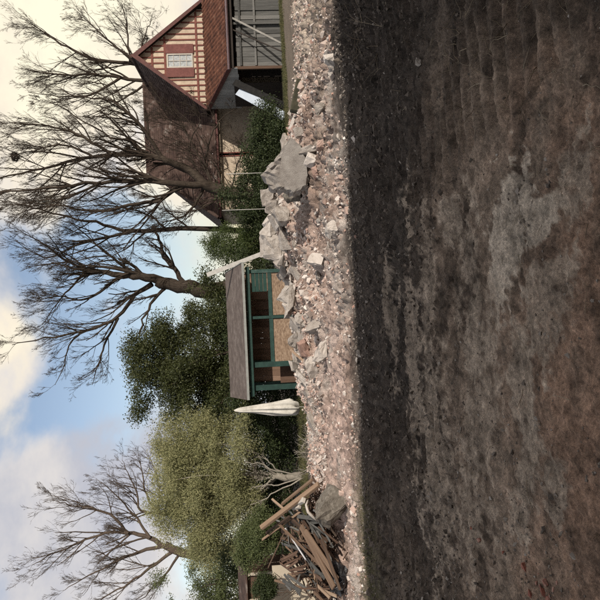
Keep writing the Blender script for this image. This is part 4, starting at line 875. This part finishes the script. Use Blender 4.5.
hero = [ # px, py, D, size w (m), h, rot, material, name, label
 (308, 150, 18.2, .20, .62, .5, 'concrete', 'concrete_chunk', 'curved grey concrete bar lying just right of the big slab'),
 (300, 133, 18.4, .30, .26, .2, 'concrete', 'concrete_chunk', 'grey concrete block at the upper right of the big slab'),
 (312, 158, 18.0, .34, .28, .3, 'mortar', 'mortar_chunk', 'pale mortar lump under the curved concrete bar'),
 (320, 145, 17.6, .22, .20, .1, 'brick', 'brick_chunk', 'pinkish brick lump right of the pale mortar lump'),
 (316, 173, 17.9, .26, .20, .4, 'brick', 'brick_chunk', 'orange-brown brick chunk at the foot of the big slab'),
 (293, 196, 19.3, .30, .55, .1, 'rough_lump', 'concrete_chunk', 'dark shadowed wedge of concrete against the slab'),  # darker material paints the slab's shadow into this chunk
 (271, 197, 20.0, .55, .38, .2, 'concrete', 'concrete_chunk', 'grey-brown concrete block stacked left of the big slab'),
 (274, 207, 19.9, .36, .45, .6, 'concrete', 'concrete_chunk', 'second concrete block left of the big slab, leaning'),
 (264, 219, 20.2, .62, .26, -.4, 'mortar', 'mortar_chunk', 'pale narrow block jutting up from the crest of the bank'),
 (281, 215, 19.6, .5, .34, .3, 'concrete', 'concrete_chunk', 'grey block below the pale jutting one'),
 (270, 232, 20.0, .50, .46, .7, 'concrete', 'concrete_chunk', 'angular grey block on the crest between slab and pavilion'),
 (273, 245, 19.9, .75, .50, -.3, 'concrete', 'concrete_chunk', 'wide tilted concrete plate on the crest nearest the pavilion'),
 (284, 240, 19.5, .45, .30, .1, 'concrete', 'concrete_chunk', 'flat concrete piece below the wide tilted plate'),
 (278, 258, 19.8, .42, .28, .2, 'concrete', 'concrete_chunk', 'grey piece at the right end of the green pavilion'),
 (332, 230, 16.0, .30, .26, .1, 'mortar', 'mortar_chunk', 'flat white stone alone on the lower slope of the bank'),
 (316, 262, 17.3, .24, .42, .2, 'mortar', 'mortar_chunk', 'whitish mortar patch in the middle of the bank'),
 (288, 296, 19.6, .34, .36, .5, 'concrete', 'concrete_chunk', 'triangular grey piece below the chipboard panels'),
 (300, 320, 18.6, .26, .34, .3, 'concrete', 'concrete_chunk', 'upright grey chunk on the crest left of the short green post'),
 (314, 328, 17.0, .30, .44, .1, 'concrete', 'concrete_chunk', 'grey oblong stone in the middle of the pink slope'),
 (296, 340, 18.8, .34, .5, .8, 'concrete', 'concrete_chunk', 'grey slab piece near the left end of the chipboard'),
 (314, 366, 16.8, .36, .34, .4, 'mortar', 'mortar_chunk', 'bluish white block at the left end of the bank'),
 (304, 349, 18.0, .30, .26, .3, 'brick', 'brick_chunk', 'pink brick lump above the bluish white block'),
 (322, 352, 16.6, .40, .30, .2, 'mortar', 'mortar_chunk', 'pale crumbly block beside the bluish white one'),
 (320, 108, 16.8, .24, .22, .5, 'concrete', 'concrete_chunk', 'rounded grey stone beyond the mossy timber'),
 (330, 60, 14.8, .20, .28, .2, 'mortar', 'mortar_chunk', 'pale stone near the right end of the lit ground'),
 (418, 62, 6.0, .05, .06, .2, 'mortar', 'mortar_chunk', 'small white stone on the dark soil at the right'),
]
for i, (px, py, D, a, b, rz, mt, nm, lb) in enumerate(hero):
    h_ = hit(px + .35 * b * FPX / D, py); k_ = (h_ / D) if h_ and h_ < 23 else 1.0; D = h_ if h_ and h_ < 23 else D; a *= k_; b *= k_
    me = lumpy(300 + i, a * 1.1, a * .9, b, 16, 3, .07); o = place(nm, me, M[mt], px, py, D, (random.uniform(-.2, .2), rz, random.uniform(0, 3)), lb, 'rubble')
    g_ = gh(o.location.x, o.location.y); lo = min((o.matrix_basis @ v.co).z for v in me.vertices)
    if lo > g_ - .02: o.location.z -= (lo - g_ + .04)
me = lumpy(777, .17, .17, .13, 12, 1, .03)
# a plank sticking out of the rubble, and the mossy timber
lean_bar('stick', P(309, 366, 17.4), P(291, 350, 18.2), .07, .05, M['wood_tan'], 'short brown stick poking out of the rubble below the pavilion', 'stick')
a = P(314, 80, 16.8); b = P(311, 112, 16.8); a.z = gh(a.x, a.y) + .12; b.z = gh(b.x, b.y) + .12
o = MB().bar(a, b, .26, .26).build('mossy_timber', M['moss'], None, bevel=.03); tag(o, 'dark mossy block of timber lying at the right end of the bank', 'timber')
# many further chunks of the bank, each its own object
CH = {'concrete_chunk': [lumpy(500 + i, .24 + .03 * (i % 3), .2, .16, 14, 2, .07) for i in range(5)], 'brick_chunk': [lumpy(520 + i, .2, .13, .12, 12, 2, .06, .62) for i in range(4)], 'mortar_chunk': [lumpy(540 + i, .2, .16, .13, 14, 2, .08) for i in range(4)]}
MT = {'concrete_chunk': 'concrete', 'brick_chunk': 'brick', 'mortar_chunk': 'mortar'}
LB = {'concrete_chunk': ('grey concrete chunk lying loose in the rubble bank', 'loose concrete chunks of the bank'), 'brick_chunk': ('pinkish brick chunk lying loose in the rubble bank', 'loose brick chunks of the bank'), 'mortar_chunk': ('pale mortar chunk lying loose in the rubble bank', 'loose mortar chunks of the bank')}
for k in CH:
    for me in CH[k]: me.materials.append(M[MT[k]])
def d_chunk(x, y): return np.clip(d_bank(x, y) * (.30 + .8 * ss(14.5, 19.5, y) * ss(-4.5, -2, x) * (1 - ss(5.4, 7, x))), 0, 1)
xy = np.concatenate([sample(330, -7, 8, 11.6, 21.3, d_chunk, 17), sample(34, -5.5, 6, 9.4, 11.4, lambda x, y: ss(9.2, 11.2, y), 18)])
for (x, y) in xy:
    k = random.choices(list(CH), (5, 4, 3))[0]; s = min(1.5, math.exp(random.gauss(-.55, .42))) * (.65 + .6 * (y > 17.5)) * (.55 if y < 11.5 else 1); me = random.choice(CH[k])
    o = link(k, me, None, None, (x, y, gh(x, y) + .04 * s), (random.uniform(-.6, .6), random.uniform(-.6, .6), random.uniform(0, 6.28))); o.scale = (s * random.uniform(.8, 1.5), s, s * random.uniform(.5, 1))
    if y < 11.4: tag(o, {'concrete_chunk': 'small grey', 'brick_chunk': 'small pinkish', 'mortar_chunk': 'small pale'}[k] + ' stone strayed onto the dark soil below the bank', 'rubble', 'strayed ' + k.replace('_', ' ') + 's')
    else: tag(o, LB[k][0], 'rubble', LB[k][1])
sl_ = [lumpy(600 + i, .62, .34, .13, 14, 2, .07) for i in range(4)]
for me in sl_: me.materials.append(M['concrete'])
for k in range(34):
    x = random.uniform(-3.0, 4.2); y = random.gauss(18.9, .7); s = random.uniform(.55, 1.2)
    o = link('concrete_chunk', sl_[k % 4], None, None, (x, y, gh(x, y) + .06), (random.gauss(0, .45), random.gauss(0, .35), random.uniform(0, 6.28))); o.scale = (s, s, s * random.uniform(.8, 1.3))
    tag(o, 'flat grey slab piece heaped along the crest of the rubble bank', 'rubble', 'slab pieces along the crest')
# red brick bits in the near left corner
bm_ = [lumpy(560 + i, .05, .035, .03, 12, 1, .04, .62) for i in range(3)]
for me in bm_: me.materials.append(M['redbrick'])
for i, (px, py, s) in enumerate(((531, 567, .95), (549, 582, .7), (548, 592, .9), (536, 594, .8), (556, 590, .6), (542, 575, .5), (551, 598, .7), (560, 583, .5), (475, 528, .5), (484, 540, .55), (508, 552, .4), (545, 586, .4), (553, 596, .4), (539, 583, .35))):
    q = G(px, py); s *= q.y / 3.6; o = link('brick_fragment', bm_[i % 3], None, None, (q.x, q.y, gh(q.x, q.y) + .002), (random.uniform(-.4, .4), random.uniform(-.4, .4), random.uniform(0, 6))); o.scale = (s, s, s)
    tag(o, 'small red brick fragment lying on the dark soil', 'brick', 'red brick fragments on the dark soil')

# ------------------------------------------------------------------ wood pile
WD = 14.0
def plank(a, b, wd, th, label, group=None, m='wood_tan', name='plank'):
    a = Vector(a); b = Vector(b); mid = (a + b) / 2; t = (b - a); Ln = t.length; q = t.to_track_quat('X', 'Z')
    mb = MB(); e = random.uniform(-.03, .03)
    mb.hexa([(-Ln / 2, -wd / 2, -th / 2), (Ln / 2 + e, -wd / 2, -th / 2), (Ln / 2 - e, wd / 2, -th / 2), (-Ln / 2 + e, wd / 2, -th / 2), (-Ln / 2, -wd / 2, th / 2), (Ln / 2 + e, -wd / 2, th / 2), (Ln / 2 - e, wd / 2, th / 2), (-Ln / 2 + e, wd / 2, th / 2)])
    o = mb.build(name, M[m], None, bevel=min(wd, th) * .12, loc=mid); o.rotation_mode = 'QUATERNION'; o.rotation_quaternion = q @ Euler((random.uniform(-.5, .5), 0, 0)).to_quaternion(); return tag(o, label, 'plank', group)
plank(P(319, 484, 13.9), P(261, 528, 14.4), .12, .08, 'long thick beam pointing up to the left on top of the wood pile')
plank(P(312, 480, 14.0), P(282, 504, 14.6), .09, .05, 'thin board lying behind the long thick beam')
plank(P(273, 500, 14.6), P(287, 512, 14.2), .11, .05, 'short pale board crossing behind the beam top')
plank(P(262, 540, 14.8), P(300, 512, 14.2), .05, .04, 'thin splintered lath poking out behind the beam')
plank(P(266, 533, 14.7), P(290, 516, 14.2), .06, .04, 'short splintered lath under the beam top')
plank(P(268, 568, 15.0), P(284, 533, 14.6), .028, .02, 'thin pale rod leaning at the left of the wood pile')
plank(P(279, 524, 14.5), P(325, 570, 13.4), .17, .06, 'broad tan plank sloping down to the left across the pile')
plank(P(285, 528, 14.3), P(306, 560, 13.8), .04, .03, 'bright metallic strip among the planks of the pile', None, 'metal', 'metal_strip')
plank(P(301, 526, 14.0), P(334, 588, 12.9), .14, .05, 'long pale plank at the front of the pile running down left')
plank(P(305, 530, 13.8), P(338, 580, 12.8), .11, .04, 'pale front board beside the long pale plank')
plank(P(290, 518, 14.4), P(318, 545, 13.7), .13, .05, 'brown plank just below the middle of the pile')
plank(P(322, 540, 13.3), P(340, 590, 12.6), .10, .05, 'lowest tan board at the foot of the wood pile')
plank(P(298, 503, 14.2), P(304, 500, 13.9), .12, .09, 'stub of white painted wood on the pile', None, 'wall_back', 'wood_stub')
plank(P(293, 508, 14.3), P(300, 506, 14.1), .10, .08, 'second white painted stub beside the first', None, 'wall_back', 'wood_stub')
for i in range(120):
    px = random.uniform(288, 328); py = 512 + random.uniform(0, 78); ang = random.gauss(.82, .45); ln = random.uniform(8, 34)
    D = 14.9 - (px - 285) / 40 * 1.3 + random.uniform(-.15, .25)
    a = P(px - math.cos(ang) * ln / 2, py - math.sin(ang) * ln / 2, D + .25); b = P(px + math.cos(ang) * ln / 2, py + math.sin(ang) * ln / 2, D - .2)
    for q in (a, b): q.z = max(q.z, gh(q.x, q.y) + .02)
    mk = random.choice(['wood_tan', 'wood_brown', 'wood_grey']); cn_ = {'wood_tan': 'tan', 'wood_brown': 'dark brown', 'wood_grey': 'grey'}[mk]
    plank(a, b, random.uniform(.022, .095), random.uniform(.015, .04), 'old ' + cn_ + ' board jumbled in the wood pile', 'jumbled ' + cn_ + ' boards of the wood pile', mk)
# splinters and debris under the pile
T = Tubes(); r = np.random.default_rng(3)
for i in range(900):
    x = np.clip(r.normal(PILE.x - .3, .75), PILE.x - 2, PILE.x + 1.1); y = r.normal(14.7, .5); z = gh(x, y) + r.uniform(0, .35); d = unit(r.normal(size=3) * np.array([1, .7, .5])) * r.uniform(.06, .28)
    rr = r.uniform(.006, .022); T.add([np.array([x, y, z]) - d, np.array([x, y, z]) + d], [rr, rr * .7], 4)
tag(T.build('splinters', M['wood_brown']), 'brown splinters and broken laths filling the wood pile', 'splinters', kind='stuff')
# brown fan of shredded slats at the left of the pile
for i in range(11):
    t = i / 10; a = P(281 + 12 * t, 560 + 14 * t, 14.4); b = P(297 + 8 * t, 553 + 16 * t, 14.0)
    a = a + Vector((random.uniform(-.05, .05), 0, random.uniform(-.06, .06))); b = b + Vector((random.uniform(-.08, .08), random.uniform(-.1, .1), random.uniform(-.08, .08)))
    plank(a, b, .05, .02, 'reddish brown slat in the fan of slats left of the pile', 'fan of reddish slats', 'wood_brown', 'slat')
# gritty lump of concrete in front of the pile
me = lumpy(901, .62, .42, .50, 22, 3, .06, .8); o = place('concrete_lump', me, M['rough_lump'], 325, 506, 13.0, (.1, .75, .4), 'gritty dark grey concrete lump in front of the wood pile', 'concrete lump')
lo = min((o.matrix_basis @ v.co).z for v in me.vertices); o.location.z -= max(0, lo - gh(o.location.x, o.location.y) + .08)
mb = MB(); mb.tube([P(308, 500, 12.9), P(306, 505, 12.8), P(308, 512, 12.75), P(313, 517, 12.75), P(318, 522, 12.8)], [.012, .024, .03, .026, .010], 8)
o = mb.build('pale_pipe', M['mortar'], None, smooth=True); tag(o, 'pale curled strip lying over the edge of the gritty lump', 'strip')
# black plastic sack
me = lumpy(933, .40, .34, .36, 26, 3, .10, .7); q = P(318, 580, 13.2); q.z = gh(q.x, q.y) + .2
o = link('plastic_sack', me, M['black'], None, q, (.2, .3, 1)); tag(o, 'crumpled black plastic sack at the left of the wood pile', 'sack')
for (px, py, pa, pb_) in ((330, 598, 318, 586), (336, 596, 322, 590), (326, 604, 314, 592)):
    plank(P(px, py, 12.8), P(pa, pb_, 13.2), .06, .03, 'pale splintered lath near the black sack', 'laths by the black sack')
# bleached root bundle
g = Grower(99, .35, .10, .010, (6, 3, 0)); q0 = P(299, 458, 24.0); q0.z = gh(q0.x, q0.y)
root = empty('root_bundle', q0, 'bundle of bleached dry roots on the ground under the bushy tree', 'roots')
for i in range(16):
    g.seed(np.array([q0.x + random.uniform(-.75, .75), q0.y + random.uniform(-.3, .3), q0.z + .02]), unit(np.array([random.uniform(-1, 1), random.uniform(-.5, .5), random.uniform(.1, .6)])), random.uniform(.35, .7), .022)
g.finish(2); g.T.build('roots', M['bark_pale'], root, q0)
# bird's nest high in the spreading tree
npnt = P(15, 157, 34.5); g = Grower(55, .5, 0, .006); root = empty('bird_nest', npnt, 'dark ball of a bird nest high in the spreading bare tree', 'nest')
for i in range(90):
    d = unit(g.r.normal(size=3)); t = unit(np.cross(d, g.r.normal(size=3))); c = np.array(npnt) + d * g.r.uniform(.1, .24) * np.array([1, 1, .8]); g.T.add([c - t * .2, c + d * .03, c + t * .2], [.012, .014, .008], 3)
g.T.build('twigs', M['nest'], root, npnt)

# ------------------------------------------------------------------ the house behind the viewer that shades the yard
HB = 7.0; k = sh.y * -1 / math.tan(SUN_EL); yb = 10.75 - HB * k
bh = empty('house', (0, yb, 0), 'long rendered house whose shadow covers the dark soil', 'house')
MB().box(-26, 34, -10.4, -.45, -.3, HB - .35).build('wall', M['wall_back'], bh)
mb = MB(); mb.prism([(-26.4, 0, HB), (34.4, 0, HB), (34.4, -5.4, HB + 1.7), (-26.4, -5.4, HB + 1.7)], (0, 0, -.15)); mb.prism([(-26.4, -10.8, HB), (34.4, -10.8, HB), (34.4, -5.4, HB + 1.7), (-26.4, -5.4, HB + 1.7)], (0, 0, -.15)); mb.build('roof', M['tile_brown'], bh)
for x in range(-24, 33, 4):
    for z in (.9, 4.0):
        o = MB().box(x, x + 1.2, -.449, -.40, z, z + 1.5).build('window', M['white_paint'], bh); MB().box(x + .08, x + 1.12, -.40, -.385, z + .08, z + 1.42).build('pane', M['glass'], o)
